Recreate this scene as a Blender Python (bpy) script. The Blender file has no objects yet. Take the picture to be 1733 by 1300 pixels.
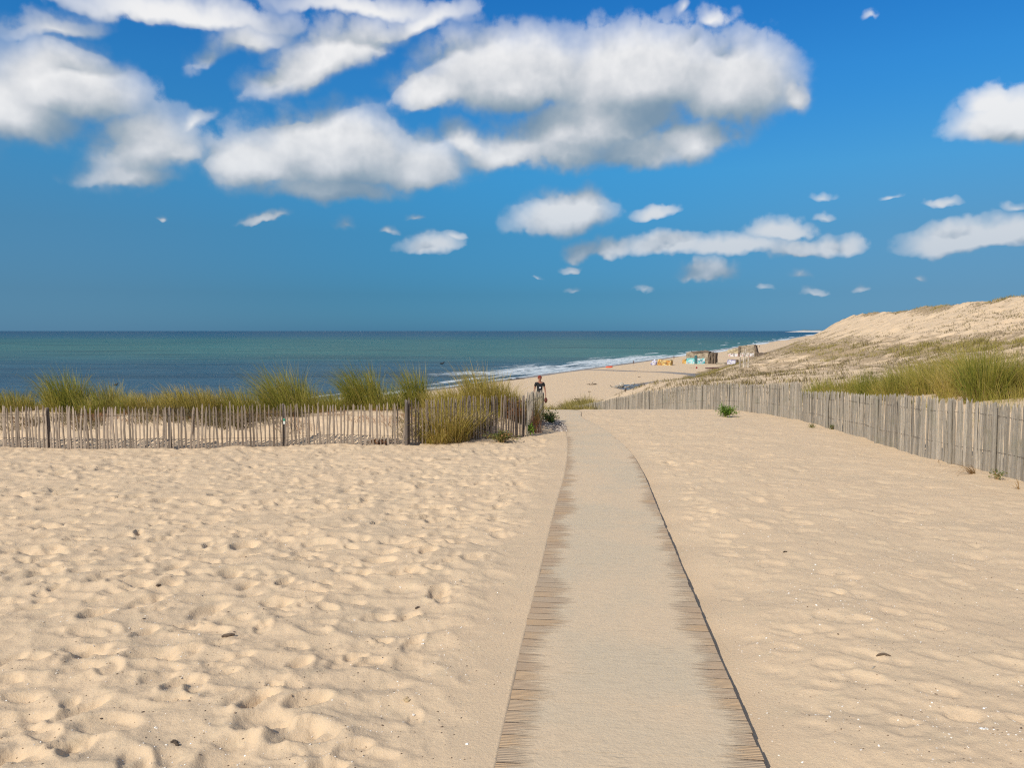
import bpy, math, random
import numpy as np
from mathutils import Vector, Matrix

rng = np.random.default_rng(7)
random.seed(7)
S = bpy.context.scene
COL = S.collection
R = math.radians

# ------------------------------------------------------------------ camera model
F = 1309.0; CX, CY = 866.5, 650.0
PITCH = math.atan(90.0 / F)
EYE = np.array([0.0, 0.0, 1.7])
fwd = np.array([0, math.cos(PITCH), -math.sin(PITCH)])
upv = np.array([0, math.sin(PITCH), math.cos(PITCH)])
def ray(px, py):
    d = fwd + np.array([1.0, 0, 0]) * ((px - CX) / F) + upv * ((CY - py) / F)
    return d / d[1]

# ------------------------------------------------------------------ noise
def perlin(x, y, seed=0):
    x = np.asarray(x, float); y = np.asarray(y, float)
    xi = np.floor(x).astype(np.int64); yi = np.floor(y).astype(np.int64)
    xf = x - xi; yf = y - yi
    def g(ix, iy, dx, dy):
        h = (ix * 374761393 + iy * 668265263 + seed * 1442695041) & 0xffffffff
        h = ((h ^ (h >> 13)) * 1274126177) & 0xffffffff
        a = ((h ^ (h >> 16)) & 0xffff) * (2 * math.pi / 65536.0)
        return np.cos(a) * dx + np.sin(a) * dy
    u = xf ** 3 * (xf * (xf * 6 - 15) + 10); v = yf ** 3 * (yf * (yf * 6 - 15) + 10)
    n00 = g(xi, yi, xf, yf); n10 = g(xi + 1, yi, xf - 1, yf)
    n01 = g(xi, yi + 1, xf, yf - 1); n11 = g(xi + 1, yi + 1, xf - 1, yf - 1)
    return ((n00 * (1 - u) + n10 * u) * (1 - v) + (n01 * (1 - u) + n11 * u) * v) * 1.5
def fbm(x, y, o=4, seed=0, gain=.5):
    s = 0; a = 1.0; f = 1.0
    for k in range(o):
        s = s + a * perlin(x * f + 17.3 * k, y * f - 9.1 * k, seed + k); a *= gain; f *= 2.03
    return s
def sst(a, b, x):
    t = np.clip((x - a) / (b - a), 0, 1); return t * t * (3 - 2 * t)
def smin(a, b, k):
    h = np.clip(.5 + .5 * (b - a) / k, 0, 1)
    return b * (1 - h) + a * h - k * h * (1 - h)

# ------------------------------------------------------------------ terrain shape
CS, SN = math.cos(R(22.65)), math.sin(R(22.65))
def vs(x, y): return x * CS - y * SN, x * SN + y * CS
SEA = -12.0
def shore_v(s): return np.interp(s, [-400, 100, 165, 206, 340, 520, 1500, 9000], [-96, -91, -88.5, -86, -81.5, -78, -74, -74]) + 1.3 * perlin(s / 37., s * 0, 3)
NY = [-50, 0, 22, 27, 31, 36, 42, 49, 56, 80, 120, 400]
NZ = [.3, 0, -.86, -1.09, -1.46, -2.13, -2.98, -4.0, -4.95, -8.6, -12., -20]
_yy = np.linspace(-50, 400, 4501)
_zz = np.interp(_yy, NY, NZ); _k = np.ones(31) / 31.
_zz = np.convolve(np.pad(_zz, 15, mode='edge'), _k, 'valid')
def near_z(y): return np.interp(y, _yy, _zz)
XF_Y = [-50, 0, 11, 14.1, 18.1, 22.7, 27, 31, 36, 42, 49, 56, 80, 200, 300, 1000]
XF_X = [6.2, 6.6, 7.27, 7.3, 8.07, 8.4, 8.15, 7.6, 6.6, 5.6, 4.5, 3.7, 7., 50, 93, 385]
def xfence(y): return np.interp(y, XF_Y, XF_X)
def base_h(x, y):
    x = np.asarray(x, float); y = np.asarray(y, float)
    v, s = vs(x, y)
    # low platform where the path runs
    n = near_z(y)
    # small ridge behind the left fence
    fl = np.interp(x, [-40, -10.2, -6.6, -4.4, -2.1, .3], [15.2, 15.4, 15.07, 15.6, 15.8, 17.7])
    tt_ = np.clip((y - fl) / 2.2, 0, 1); rid = tt_ * (2 - tt_) * sst(1.5, -1.0, x)
    n = n + rid * (.46 + .16 * perlin(x * .35, y * .3, 11)) * sst(34, 22, y)
    n = n + .1 * np.exp(-((y - fl - .5) / 1.0) ** 2) * sst(.8, -.5, x) * (.6 + .8 * perlin(x * .8, y * .2, 12))
    # hill on the right
    xf = xfence(y)
    xs = np.maximum(38 + .25 * y, xf + 38)
    q = np.clip((x - xf) / (xs - xf), 0, None)
    e = np.clip(q, 0, 1) ** np.interp(y, [40, 70, 140], [1.7, 1.9, 1.5])
    top = 5.7 + .5 * perlin(x / 40., y / 40., 21) - .5 * np.exp(-((y - 140) / 25) ** 2)
    rb = -.04 * y * sst(320, 120, y)
    right = rb + (top - rb) * e + np.interp(y, [0, 22, 30, 45, 60], [.85, .8, .55, .25, 0]) * sst(.15, 2.6, x - xf)
    right = right - np.clip(q - 1, 0, 3) * 1.2
    hb = sst(2, 22, x - xf)
    right = right + hb * (.55 * fbm(x / 16., y / 16., 3, 31) + .30 * fbm(x / 3.4 + y / 9., y / 2.2 - x / 6., 3, 35))
    # second fold in the slope, a terrace running along the hill
    m = sst(-.15, 1, (x - xf - .1) / np.interp(y, [25, 35, 45, 60], [.6, 2.2, 6, 8]))
    low = n
    right = np.maximum(right, -30)
    wfar = sst(45, 80, y)
    z = np.where(y < 60, low * (1 - m) + right * m, right)
    z = z * (1 - wfar) + wfar * np.where(x > xf, right, smin(low, right, .5))
    # seaward face
    foot = -38 + 2.0 * perlin(s / 28., s * 0, 41)
    u_ = v - foot
    conc = np.interp(u_, [-60, 0, 5, 10.3, 18.8, 25, 30, 36, 40, 44, 60, 300], [-13, 0, .9, 2.1, 5.1, 7.6, 9.9, 13.2, 16.8, 19, 24, 60])
    wn_ = sst(62, 42, s)
    face = -11.0 + conc * (1 - wn_) + np.maximum(u_ * .60, -15) * wn_ + .35 * fbm(x / 9., y / 9., 3, 43) * sst(0, 8, v - foot)
    z = smin(z, face, 1.2)
    # beach
    wl = shore_v(s)
    beach = np.interp((v - wl) / 48.0, [-20, -3, -.6, 0, .25, 1, 2], [-30, -17, -13, -12.02, -11.55, -11.15, -11.0])
    z = -smin(-z, -beach, .8)
    return z

# casting pixels of my own survey on to the land, to find where things stand
def cast(px, py, hf=None, y0=1.5):
    hf = hf or H
    d = ray(px, py)
    ys = np.geomspace(y0, 3000, 2600)
    g = EYE[2] + d[2] * ys - hf(d[0] * ys, ys)
    k = np.argmax(g < 0)
    if g[k] >= 0: k = len(ys) - 1
    a, b = ys[max(k - 1, 0)], ys[k]
    for _ in range(30):
        m = .5 * (a + b)
        if EYE[2] + d[2] * m - float(hf(np.array([d[0] * m]), np.array([m]))[0]) < 0: b = m
        else: a = m
    return np.array([d[0] * b, b, EYE[2] + d[2] * b])

# path edges
LE = [(834, 1300), (868, 1145), (878, 1100), (905, 1000), (929, 900), (943, 845), (952, 819), (958, 790), (961, 771), (961, 750), (959, 735), (956, 722)]
RE = [(1297, 1300), (1235, 1155), (1212, 1100), (1170, 1000), (1129, 900), (1103, 835), (1090, 803), (1072, 771), (1059, 755), (1027, 729), (1002, 715), (984, 707)]
lep = np.array([cast(a, b, base_h) for a, b in LE]); rep = np.array([cast(a, b, base_h) for a, b in RE])
def ext(p, tail):
    d0 = (p[1] - p[0]) / (p[1][1] - p[0][1])
    q = [p[0] - d0 * (p[0][1] + 2.0)]
    return np.array([*q, *p, *tail])
lep = ext(lep, [np.array([1.25, 27., 0]), np.array([.95, 31, 0]), np.array([.7, 36, 0]), np.array([.4, 44, 0])])
rep = ext(rep, [np.array([2.45, 27.5, 0]), np.array([2.1, 31, 0]), np.array([1.85, 36, 0]), np.array([1.6, 44, 0])])
_py = np.linspace(-2, 44, 920)
def smooth(a, n=15):
    return np.convolve(np.pad(a, n, mode='reflect', reflect_type='odd'), np.ones(2 * n + 1) / (2 * n + 1), 'valid')
_pl = smooth(np.interp(_py, lep[:, 1], lep[:, 0])); _pr = smooth(np.interp(_py, rep[:, 1], rep[:, 0]))
_pl = smooth(_pl, 8); _pr = smooth(_pr, 8)
def xl(y): return np.interp(y, _py, _pl)
def xr(y): return np.interp(y, _py, _pr)

# trampled sand raster
RX0, RX1, RY0, RY1, RS = -18.0, 11.0, .4, 32.0, .0155
nx = int((RX1 - RX0) / RS); ny = int((RY1 - RY0) / RS)
gx = RX0 + np.arange(nx) * RS; gy = RY0 + np.arange(ny) * RS
GX, GY = np.meshgrid(gx, gy)
D = np.zeros((ny, nx))
D += .026 * fbm(GX / 1.1, GY / 1.1, 3, 51)
ridge = 1 - np.abs(perlin(GX / .33 + .35 * perlin(GX / .45, GY / .45, 58), GY / .27, 53)) * 2
ridge2 = 1 - np.abs(perlin(GX / .75 + .5 * perlin(GX / .7, GY / .7, 62), GY / .48, 61)) * 2
D += (.015 * ridge + .010 * ridge2) * np.where(GX < xl(GY), 1.0, .16)
D += .0045 * fbm(GX / .07, GY / .055, 2, 55)
# diagonal wind drift on the right of the path
cc = (GX * .80 - GY * .60); dd = (GX * .60 + GY * .80)
D += (.003 + .0045 * sst(-.1, .5, perlin(GX / 1.6, GY / 1.6, 66))) * (1 - np.abs(perlin(cc / .85 + .3 * perlin(GX / .6, GY / .6, 59), dd / .27, 57)) * 2) * np.where(GX > xr(GY), 1.0, .15)
def stamp(x, y, a, b, th, dep, rim):
    r = 1.7 * max(a, b)
    i0 = max(int((x - r - RX0) / RS), 0); i1 = min(int((x + r - RX0) / RS) + 1, nx)
    j0 = max(int((y - r - RY0) / RS), 0); j1 = min(int((y + r - RY0) / RS) + 1, ny)
    if i1 <= i0 or j1 <= j0: return
    X = GX[j0:j1, i0:i1] - x; Y = GY[j0:j1, i0:i1] - y
    c, s_ = math.cos(th), math.sin(th)
    U = (X * c + Y * s_) / a; V = (-X * s_ + Y * c) / b
    V = V + .18 * U * U
    rr = np.sqrt(U * U + V * V)
    t = np.clip((1.06 - rr) / .42, 0, 1); t = t * t * (3 - 2 * t)
    tilt = 1 + .35 * U
    D[j0:j1, i0:i1] += -dep * t * tilt + rim * np.exp(-((rr - 1.18) / .22) ** 2) * np.clip(1 + .7 * (U * random.uniform(-1, 1) + V * random.uniform(-1, 1)), .1, 2)
for k in range(7200):
    y = rng.uniform(.5, 16.8); x = rng.uniform(-16, 1.6)
    if x > xl(y) - .2: continue
    sc = rng.uniform(.45, 1.1)
    dep = rng.uniform(.007, .027) * (1.35 if rng.random() < .13 else .8)
    if xl(y) - x < .55: dep *= .4
    stamp(x, y, .150 * sc, .070 * sc * rng.uniform(.8, 1.5), rng.normal(R(30), .6), dep * 1.2, dep * .34)
for k in range(3000):
    y = rng.uniform(.5, 30); x = rng.uniform(1, 9)
    if x < xr(y) + .12 or x > xfence(y) - .5: continue
    sc = rng.uniform(.6, 1.2); dep = rng.uniform(.005, .018) * np.interp(y, [0, 6, 12, 30], [.8, .8, 1.2, 1.3]) * np.interp(x - xr(y), [0, 2.5, 5], [1, .8, .4])
    stamp(x, y, .13 * sc, .075 * sc * rng.uniform(.8, 1.3), rng.normal(R(-35), .5), dep, dep * .35)
for k in range(260):   # beyond the fences, few prints
    y = rng.uniform(16.5, 32); x = rng.uniform(-14, 12)
    stamp(x, y, .13, .08, rng.uniform(0, 6), .018, .006)
D *= np.clip(np.minimum(np.minimum(GX - RX0, RX1 - GX), np.minimum(GY - RY0, RY1 - GY)) / 2.0, 0, 1)
def sample_D(x, y):
    fx = np.clip((x - RX0) / RS, 0, nx - 1.001); fy = np.clip((y - RY0) / RS, 0, ny - 1.001)
    ix = fx.astype(int); iy = fy.astype(int); tx = fx - ix; ty = fy - iy
    v = (D[iy, ix] * (1 - tx) + D[iy, ix + 1] * tx) * (1 - ty) + (D[iy + 1, ix] * (1 - tx) + D[iy + 1, ix + 1] * tx) * ty
    return np.where((x > RX0) & (x < RX1) & (y > RY0) & (y < RY1), v, 0)
POOL = None
def H(x, y):
    x = np.asarray(x, float); y = np.asarray(y, float)
    z = base_h(x, y)
    d = sample_D(x, y)
    # the path: sand laps over its left edge, lies a little lower on the right
    on = (y > -2) & (y < 43)
    L = xl(y) - x; Rr = x - xr(y)
    out = np.where(L > 0, L, np.where(Rr > 0, Rr, 0))
    calm = sst(.02, .55, out)
    side_r = -.078 * sst(1.0, .0, Rr) * np.interp(y, [0, 12, 17, 27], [1., .85, .55, .35]) * (Rr > -.001) * (.8 + .5 * perlin(y * 1.3, y * 0 + 3, 71))
    side_l = .007 * sst(.6, .03, L) * (L > 0)
    under = -.11 * sst(.0, -.10, np.maximum(L, Rr))
    near = on & (np.maximum(L, Rr) < 1.2)
    edge = (.0045 * fbm(y * 2.2, y * 0 + 7.7, 3, 73))
    zp = z + d * calm + np.where(L > 0, side_l, 0) + np.where(Rr > 0, side_r, 0) + np.where((L <= 0) & (Rr <= 0), under + .009 * sst(-.04, 0, L), 0) + np.where(L > -.08, edge, 0)
    z = np.where(near, zp, z + d)
    if POOL is not None:
        z = z - .35 * np.exp(-(((x - POOL[0]) / POOL[3]) ** 2 + ((y - POOL[1]) / POOL[4]) ** 2) ** 2)
    return z
_p = cast(1085, 655.5, None, 110); POOL = (_p[0], _p[1], _p[2], 5.2, 9.5)
POOLC = _p.copy()

# ------------------------------------------------------------------ helpers
def tag(o, label=None, cat=None, group=None, kind=None):
    if label: o['label'] = label
    if cat: o['category'] = cat
    if group: o['group'] = group
    if kind: o['kind'] = kind
    return o
def empty(name, loc, label, cat, group=None, rz=0):
    o = bpy.data.objects.new(name, None); COL.objects.link(o)
    o.empty_display_size = .2
    o.location = loc; o.rotation_euler = (0, 0, rz)
    return tag(o, label, cat, group)
def mesh_np(name, V, Fc, mat, parent=None, smooth_=False, matidx=None):
    """V (n,3); Fc list of arrays (m,3) or (m,4)"""
    me = bpy.data.meshes.new(name)
    V = np.asarray(V, np.float32)
    if not isinstance(Fc, list): Fc = [Fc]
    Fc = [np.asarray(f, np.int32) for f in Fc if len(f)]
    me.vertices.add(len(V)); me.vertices.foreach_set('co', V.ravel())
    li = np.concatenate([f.ravel() for f in Fc])
    tot = np.concatenate([np.full(len(f), f.shape[1], np.int32) for f in Fc])
    st = np.concatenate([[0], np.cumsum(tot)[:-1]]).astype(np.int32)
    me.loops.add(len(li)); me.loops.foreach_set('vertex_index', li)
    me.polygons.add(len(tot)); me.polygons.foreach_set('loop_start', st)
    me.update(calc_edges=True)
    for m in (mat if isinstance(mat, (list, tuple)) else [mat]):
        if m: me.materials.append(m)
    if matidx is not None: me.polygons.foreach_set('material_index', np.asarray(matidx, np.int32))
    me.polygons.foreach_set('use_smooth', np.full(len(tot), bool(smooth_)))
    o = bpy.data.objects.new(name, me); COL.objects.link(o)
    if parent: o.parent = parent
    return o
def attr(o, name, vals):
    a = o.data.attributes.new(name, 'FLOAT', 'POINT'); a.data.foreach_set('value', np.asarray(vals, np.float32).ravel())
class MB:
    def __init__(s): s.v = []; s.f3 = []; s.f4 = []; s.n = 0
    def add(s, V, f4=(), f3=()):
        V = np.asarray(V, float); s.v.append(V)
        if len(f4): s.f4.append(np.asarray(f4) + s.n)
        if len(f3): s.f3.append(np.asarray(f3) + s.n)
        s.n += len(V)
    def box(s, c, size, rz=0, jit=0, taper=1.0, tilt=(0, 0), shear=(0, 0)):
        sx, sy, sz = [q / 2 for q in size]
        V = []
        for z, k in ((-sz, 1), (sz, taper)):
            for x, y in ((-sx, -sy), (sx, -sy), (sx, sy), (-sx, sy)):
                V.append([x * k + shear[0] * (z + sz), y * k + shear[1] * (z + sz), z])
        V = np.array(V) + rng.uniform(-jit, jit, (8, 3))
        M = Matrix.Rotation(rz, 3, 'Z') @ Matrix.Rotation(tilt[0], 3, 'X') @ Matrix.Rotation(tilt[1], 3, 'Y')
        V = V @ np.array(M).T + np.array(c)
        s.add(V, [[0, 3, 2, 1], [4, 5, 6, 7], [0, 1, 5, 4], [1, 2, 6, 5], [2, 3, 7, 6], [3, 0, 4, 7]])
    def tube(s, pts, rad, n=8, cap=True):
        pts = [Vector(p) for p in pts]; rad = rad if hasattr(rad, '__len__') else [rad] * len(pts)
        V = []; f = []
        prev = None
        for i, p in enumerate(pts):
            d = (pts[min(i + 1, len(pts) - 1)] - pts[max(i - 1, 0)]).normalized()
            a = d.orthogonal() if prev is None else (prev - d * prev.dot(d))
            if a.length < 1e-6: a = d.orthogonal()
            a.normalize(); b = d.cross(a); prev = a
            for k in range(n):
                t = 2 * math.pi * k / n
                V.append(p + (a * math.cos(t) + b * math.sin(t)) * rad[i])
        for i in range(len(pts) - 1):
            for k in range(n):
                k2 = (k + 1) % n
                f.append([i * n + k, i * n + k2, (i + 1) * n + k2, (i + 1) * n + k])
        f3 = []
        if cap:
            V.append(pts[0]); V.append(pts[-1]); a0 = len(V) - 2; a1 = len(V) - 1; o = (len(pts) - 1) * n
            for k in range(n):
                f3.append([a0, (k + 1) % n, k]); f3.append([a1, o + k, o + (k + 1) % n])
        s.add([tuple(v) for v in V], f, f3)
    def build(s, name, mat, parent=None, smooth_=False):
        V = np.concatenate(s.v)
        if parent is not None and parent.type == 'EMPTY' and getattr(s, 'world', True):
            M = np.array(Matrix.LocRotScale(parent.location, parent.rotation_euler, None).inverted())
            V = V @ M[:3, :3].T + M[:3, 3]
        f = []
        if s.f4: f.append(np.concatenate(s.f4))
        if s.f3: f.append(np.concatenate(s.f3))
        return mesh_np(name, V, f, mat, parent, smooth_)
def blob(c, size, seed=0, rough=.25, sub=3, freq=1.2, flat=True):
    """irregular stone-like lump"""
    import bmesh
    bm = bmesh.new(); bmesh.ops.create_icosphere(bm, subdivisions=sub, radius=1)
    V = np.array([v.co[:] for v in bm.verts]); Fc = np.array([[v.index for v in f.verts] for f in bm.faces]); bm.free()
    n = fbm(V[:, 0] * freq + seed * 7.7 + V[:, 2], V[:, 1] * freq + V[:, 2] * .7, 3, seed)
    V = V * (1 + rough * n)[:, None] * np.array(size) + np.array(c)
    return V, Fc

# ------------------------------------------------------------------ materials
def new_mat(name):
    m = bpy.data.materials.new(name); m.use_nodes = True
    nt = m.node_tree; nt.nodes.clear()
    out = nt.nodes.new('ShaderNodeOutputMaterial'); b = nt.nodes.new('ShaderNodeBsdfPrincipled')
    nt.links.new(b.outputs[0], out.inputs[0])
    return m, nt, b
class N:
    """tiny node helper"""
    def __init__(s, nt): s.nt = nt
    def link(s, a, b): s.nt.links.new(a, b)
    def node(s, t, **kw):
        n = s.nt.nodes.new(t)
        for k, v in kw.items(): setattr(n, k, v)
        return n
    def setin(s, sock, v):
        if hasattr(v, 'is_output') or isinstance(v, bpy.types.NodeSocket): s.link(v, sock)
        else: sock.default_value = v
    def math(s, op, a, b=0, c=0, clamp=False):
        n = s.node('ShaderNodeMath', operation=op, use_clamp=clamp)
        for i, v in enumerate((a, b, c)): s.setin(n.inputs[i], v)
        return n.outputs[0]
    def vmath(s, op, a, b=(0, 0, 0), out=0):
        n = s.node('ShaderNodeVectorMath', operation=op)
        s.setin(n.inputs[0], a)
        if op == 'SCALE': s.setin(n.inputs[3], b)
        else: s.setin(n.inputs[1], b)
        return n.outputs[out]
    def noise(s, vec, scale, detail=3, rough=.5, dist=0, out=0):
        n = s.node('ShaderNodeTexNoise'); s.setin(n.inputs['Vector'], vec)
        n.inputs['Scale'].default_value = scale; n.inputs['Detail'].default_value = detail
        n.inputs['Roughness'].default_value = rough; n.inputs['Distortion'].default_value = dist
        return n.outputs[out]
    def mapping(s, vec, scale=(1, 1, 1), loc=(0, 0, 0), rot=(0, 0, 0), vtype='POINT'):
        n = s.node('ShaderNodeMapping', vector_type=vtype); s.setin(n.inputs[0], vec)
        n.inputs['Location'].default_value = loc; n.inputs['Rotation'].default_value = rot; n.inputs['Scale'].default_value = scale
        return n.outputs[0]
    def ramp(s, fac, stops, interp='LINEAR'):
        n = s.node('ShaderNodeValToRGB'); s.setin(n.inputs[0], fac); r = n.color_ramp; r.interpolation = interp
        while len(r.elements) < len(stops): r.elements.new(.5)
        for e, (p, c) in zip(r.elements, stops):
            e.position = p; e.color = (c[0], c[1], c[2], 1) if hasattr(c, '__len__') else (c, c, c, 1)
        return n.outputs[0]
    def mix(s, fac, a, b, mode='MIX'):
        n = s.node('ShaderNodeMix', data_type='RGBA', blend_type=mode)
        s.setin(n.inputs[0], fac)
        for k, v in ((6, a), (7, b)):
            if isinstance(v, tuple): v = (*v[:3], 1)
            s.setin(n.inputs[k], v)
        return n.outputs[2]
    def mapr(s, v, a, b, c=0, d=1, smooth_=True):
        n = s.node('ShaderNodeMapRange', interpolation_type='SMOOTHSTEP' if smooth_ else 'LINEAR')
        s.setin(n.inputs[0], v)
        for i, q in enumerate((a, b, c, d)): s.setin(n.inputs[i + 1], q)
        return n.outputs[0]
    def attr(s, name):
        n = s.node('ShaderNodeAttribute', attribute_name=name); return n.outputs['Fac']
    def pos(s): return s.node('ShaderNodeNewGeometry').outputs['Position']
    def island(s): return s.node('ShaderNodeNewGeometry').outputs['Random Per Island']
    def bump(s, h, strength, dist, normal=None):
        n = s.node('ShaderNodeBump'); s.setin(n.inputs['Height'], h); n.inputs['Strength'].default_value = strength
        n.inputs['Distance'].default_value = dist
        if normal is not None: s.link(normal, n.inputs['Normal'])
        return n.outputs[0]
def srgb(r, g, b):
    f = lambda c: (c / 255) / 12.92 if c / 255 <= .04045 else ((c / 255 + .055) / 1.055) ** 2.4
    return (f(r), f(g), f(b))

SAND = (.560, .400, .250)
def mat_sand():
    m, nt, b = new_mat('sand'); n = N(nt)
    p = n.pos()
    f1 = n.noise(p, 1.1, 4, .55); f2 = n.noise(p, 260, 2, .7); f3 = n.noise(p, 7, 3, .6)
    c = n.mix(n.mapr(f1, .3, .7), (.585, .430, .275), (.550, .412, .268))
    # grey-green tone of finer, blown sand in the hollows
    c = n.mix(n.math('MULTIPLY', n.mapr(f3, .48, .72), .35), c, (.51, .40, .26))
    c = n.mix(n.math('MULTIPLY', n.mapr(f2, .35, .75), .30), c, (.46, .33, .20))
    c = n.mix(n.math('MULTIPLY', n.mapr(n.noise(p, 900, 1, .5), .60, .72), .25), c, (.80, .72, .58))
    # wet sand near the water, in the old runnel
    wet = n.attr('wet')
    w = n.mapr(n.math('ADD', wet, n.math('MULTIPLY', n.math('SUBTRACT', n.noise(n.mapping(p, (.05, .05, .05)), 1.0, 4), .5), .5)), .35, .65)
    c = n.mix(w, c, (.215, .160, .110))
    # tide litter and plant litter; dark streaks also paint in plant shadows
    lit = n.attr('litter')
    ln = n.noise(n.mapping(p, (.55, 1.35, 1.2), rot=(0, 0, R(25))), 1.0, 6, .72)
    l = n.math('MULTIPLY', n.mapr(n.math('ADD', ln, n.math('MULTIPLY', lit, .45)), .64, .78), .60)
    c = n.mix(l, c, (.150, .105, .055))
    n.link(c, b.inputs['Base Color'])
    n.setin(b.inputs['Roughness'], n.mapr(w, 0, 1, .95, .35))
    b.inputs['Specular IOR Level'].default_value = .12
    h = n.math('ADD', n.math('MULTIPLY', n.noise(p, 55, 4, .65), .8), n.math('MULTIPLY', n.noise(p, 420, 2, .6), .18))
    n.link(n.bump(h, .55, .012), b.inputs['Normal'])
    return m
def mat_flat(name, col, rough=.8, var=.25, scale=8, spec=.2, bump=.0):
    m, nt, b = new_mat(name); n = N(nt)
    f = n.noise(n.pos(), scale, 4, .6)
    c = n.mix(n.mapr(f, .3, .7), tuple(x * (1 - var) for x in col), tuple(min(1, x * (1 + var)) for x in col))
    n.link(c, b.inputs['Base Color']); b.inputs['Roughness'].default_value = rough; b.inputs['Specular IOR Level'].default_value = spec
    if bump: n.link(n.bump(f, .6, bump), b.inputs['Normal'])
    return m
def mat_wood(name, c0, c1, c2, stretch=(9, 9, .9), moss=0):
    m, nt, b = new_mat(name); n = N(nt)
    p = n.pos(); r = n.island()
    c = n.ramp(r, [(0, c0), (.3, c1), (.55, c2), (.8, c1), (1, c0)])
    tex = n.node('ShaderNodeTexCoord').outputs['Object']
    st = n.noise(n.mapping(tex, stretch), 12, 5, .7)
    c = n.mix(n.math('MULTIPLY', n.mapr(st, .35, .7), .55), c, tuple(x * .42 for x in c0))
    br = n.mapr(n.math('FRACT', n.math('MULTIPLY', r, 57.3)), 0, 1, .72, 1.18, False)
    c = n.mix(1.0, c, n.node('ShaderNodeCombineColor').outputs[0], 'MULTIPLY') if False else n.vmath('SCALE', c, br)
    if moss: c = n.mix(n.math('MULTIPLY', n.mapr(n.noise(tex, 3, 4), .52, .7), moss), c, (.20, .19, .13))
    n.link(c, b.inputs['Base Color']); b.inputs['Roughness'].default_value = .85; b.inputs['Specular IOR Level'].default_value = .2
    n.link(n.bump(st, .6, .004), b.inputs['Normal'])
    return m
def mat_leaf(name, stops, trans=.35, rough=.55):
    m, nt, b = new_mat(name); n = N(nt)
    r = n.island()
    big = n.noise(n.pos(), .9, 2)
    f = n.math('ADD', n.math('MULTIPLY', r, .75), n.math('MULTIPLY', n.math('SUBTRACT', big, .5), .9), clamp=True)
    c = n.ramp(f, stops)
    n.link(c, b.inputs['Base Color']); b.inputs['Roughness'].default_value = rough; b.inputs['Specular IOR Level'].default_value = .25
    t = n.node('ShaderNodeBsdfTranslucent'); n.link(c, t.inputs[0])
    mx = n.node('ShaderNodeMixShader'); mx.inputs[0].default_value = trans
    out = [x for x in nt.nodes if x.type == 'OUTPUT_MATERIAL'][0]
    n.link(b.outputs[0], mx.inputs[1]); n.link(t.outputs[0], mx.inputs[2]); n.link(mx.outputs[0], out.inputs[0])
    return m
M_SAND = mat_sand()
M_FENCE_L = mat_wood('weathered_wood_brown', (.26, .20, .15), (.35, .28, .215), (.215, .17, .13))
M_FENCE_R = mat_wood('weathered_wood_grey', (.34, .29, .225), (.44, .38, .30), (.29, .255, .205), moss=.35)
M_POST = mat_wood('post_wood', (.17, .14, .11), (.21, .175, .14), (.15, .12, .10))
M_WIRE = mat_flat('rusty_wire', (.07, .055, .045), .6)
GREEN = [(0, (.20, .200, .036)), (.35, (.33, .29, .052)), (.6, (.45, .36, .085)), (.82, (.56, .43, .15)), (1, (.68, .55, .28))]
M_GRASS = mat_leaf('dune_grass', GREEN, .45)
M_GRASS_G = mat_leaf('dune_grass_green', [(0, (.145, .165, .026)), (.35, (.27, .265, .040)), (.65, (.43, .36, .072)), (1, (.60, .48, .18))], .45)
M_GRASS_Y = mat_leaf('dune_grass_yellow', [(0, (.26, .22, .04)), (.4, (.42, .33, .07)), (.7, (.54, .40, .12)), (1, (.66, .52, .26))], .4)
M_STRAW = mat_leaf('dry_straw', [(0, (.20, .115, .045)), (.4, (.33, .20, .085)), (.7, (.44, .31, .15)), (1, (.52, .42, .24))], .2)
M_RUST = mat_leaf('rusty_litter', [(0, (.16, .060, .025)), (.5, (.30, .125, .045)), (1, (.42, .24, .10))], .15)
M_SCRUB = mat_leaf('dune_scrub', [(0, (.11, .085, .030)), (.3, (.23, .185, .050)), (.6, (.34, .275, .070)), (1, (.47, .38, .15))], .2)
M_SCRUBD = mat_leaf('dune_scrub_dark', [(0, (.060, .045, .022)), (.4, (.13, .095, .040)), (.75, (.21, .165, .06)), (1, (.32, .25, .11))], .1)
M_LEAF = mat_leaf('fresh_leaf', [(0, (.055, .11, .012)), (.5, (.14, .25, .022)), (1, (.30, .40, .06))], .35)
M_DRIFT = mat_flat('driftwood', (.42, .36, .28), .85, .4, 2.0)
M_DRIFTD = mat_flat('dark_driftwood', (.10, .072, .05), .85, .4, 3.0)

# ------------------------------------------------------------------ ground
def polar(angles, radii):
    A, Rr = np.meshgrid(angles, radii)
    X = Rr * np.sin(A); Y = Rr * np.cos(A)
    na, nr = len(angles), len(radii)
    i = np.arange(na - 1)[None, :] + np.arange(nr - 1)[:, None] * na
    Fq = np.stack([i, i + 1, i + na + 1, i + na], -1).reshape(-1, 4)
    return X.ravel(), Y.ravel(), Fq[:, ::-1] * 1
ang = np.concatenate([R(1) * np.arange(-180, -48, 4.), R(1) * np.arange(-46, 46, .11), R(1) * np.arange(48, 181, 4.)])
ang[-1] = math.pi; ang[0] = -math.pi
rad = np.concatenate([[.05, .4, .8, 1.2], np.geomspace(1.5, 60, 800), np.geomspace(60, 300, 470)[1:], np.geomspace(300, 9000, 130)[1:]])
X, Y, Fq = polar(ang, rad)
Z = H(X, Y)
gnd = mesh_np('ground', np.stack([X, Y, Z], 1), Fq, M_SAND, None, True)
tag(gnd, 'pale trampled sand of the dune and the beach', None, None, 'structure')
V_, S_ = vs(X, Y); wl = shore_v(S_)
far = (Y > 60) | (V_ < -30)
wet = sst(8.5, 1.5, V_ - wl) * far
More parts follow.
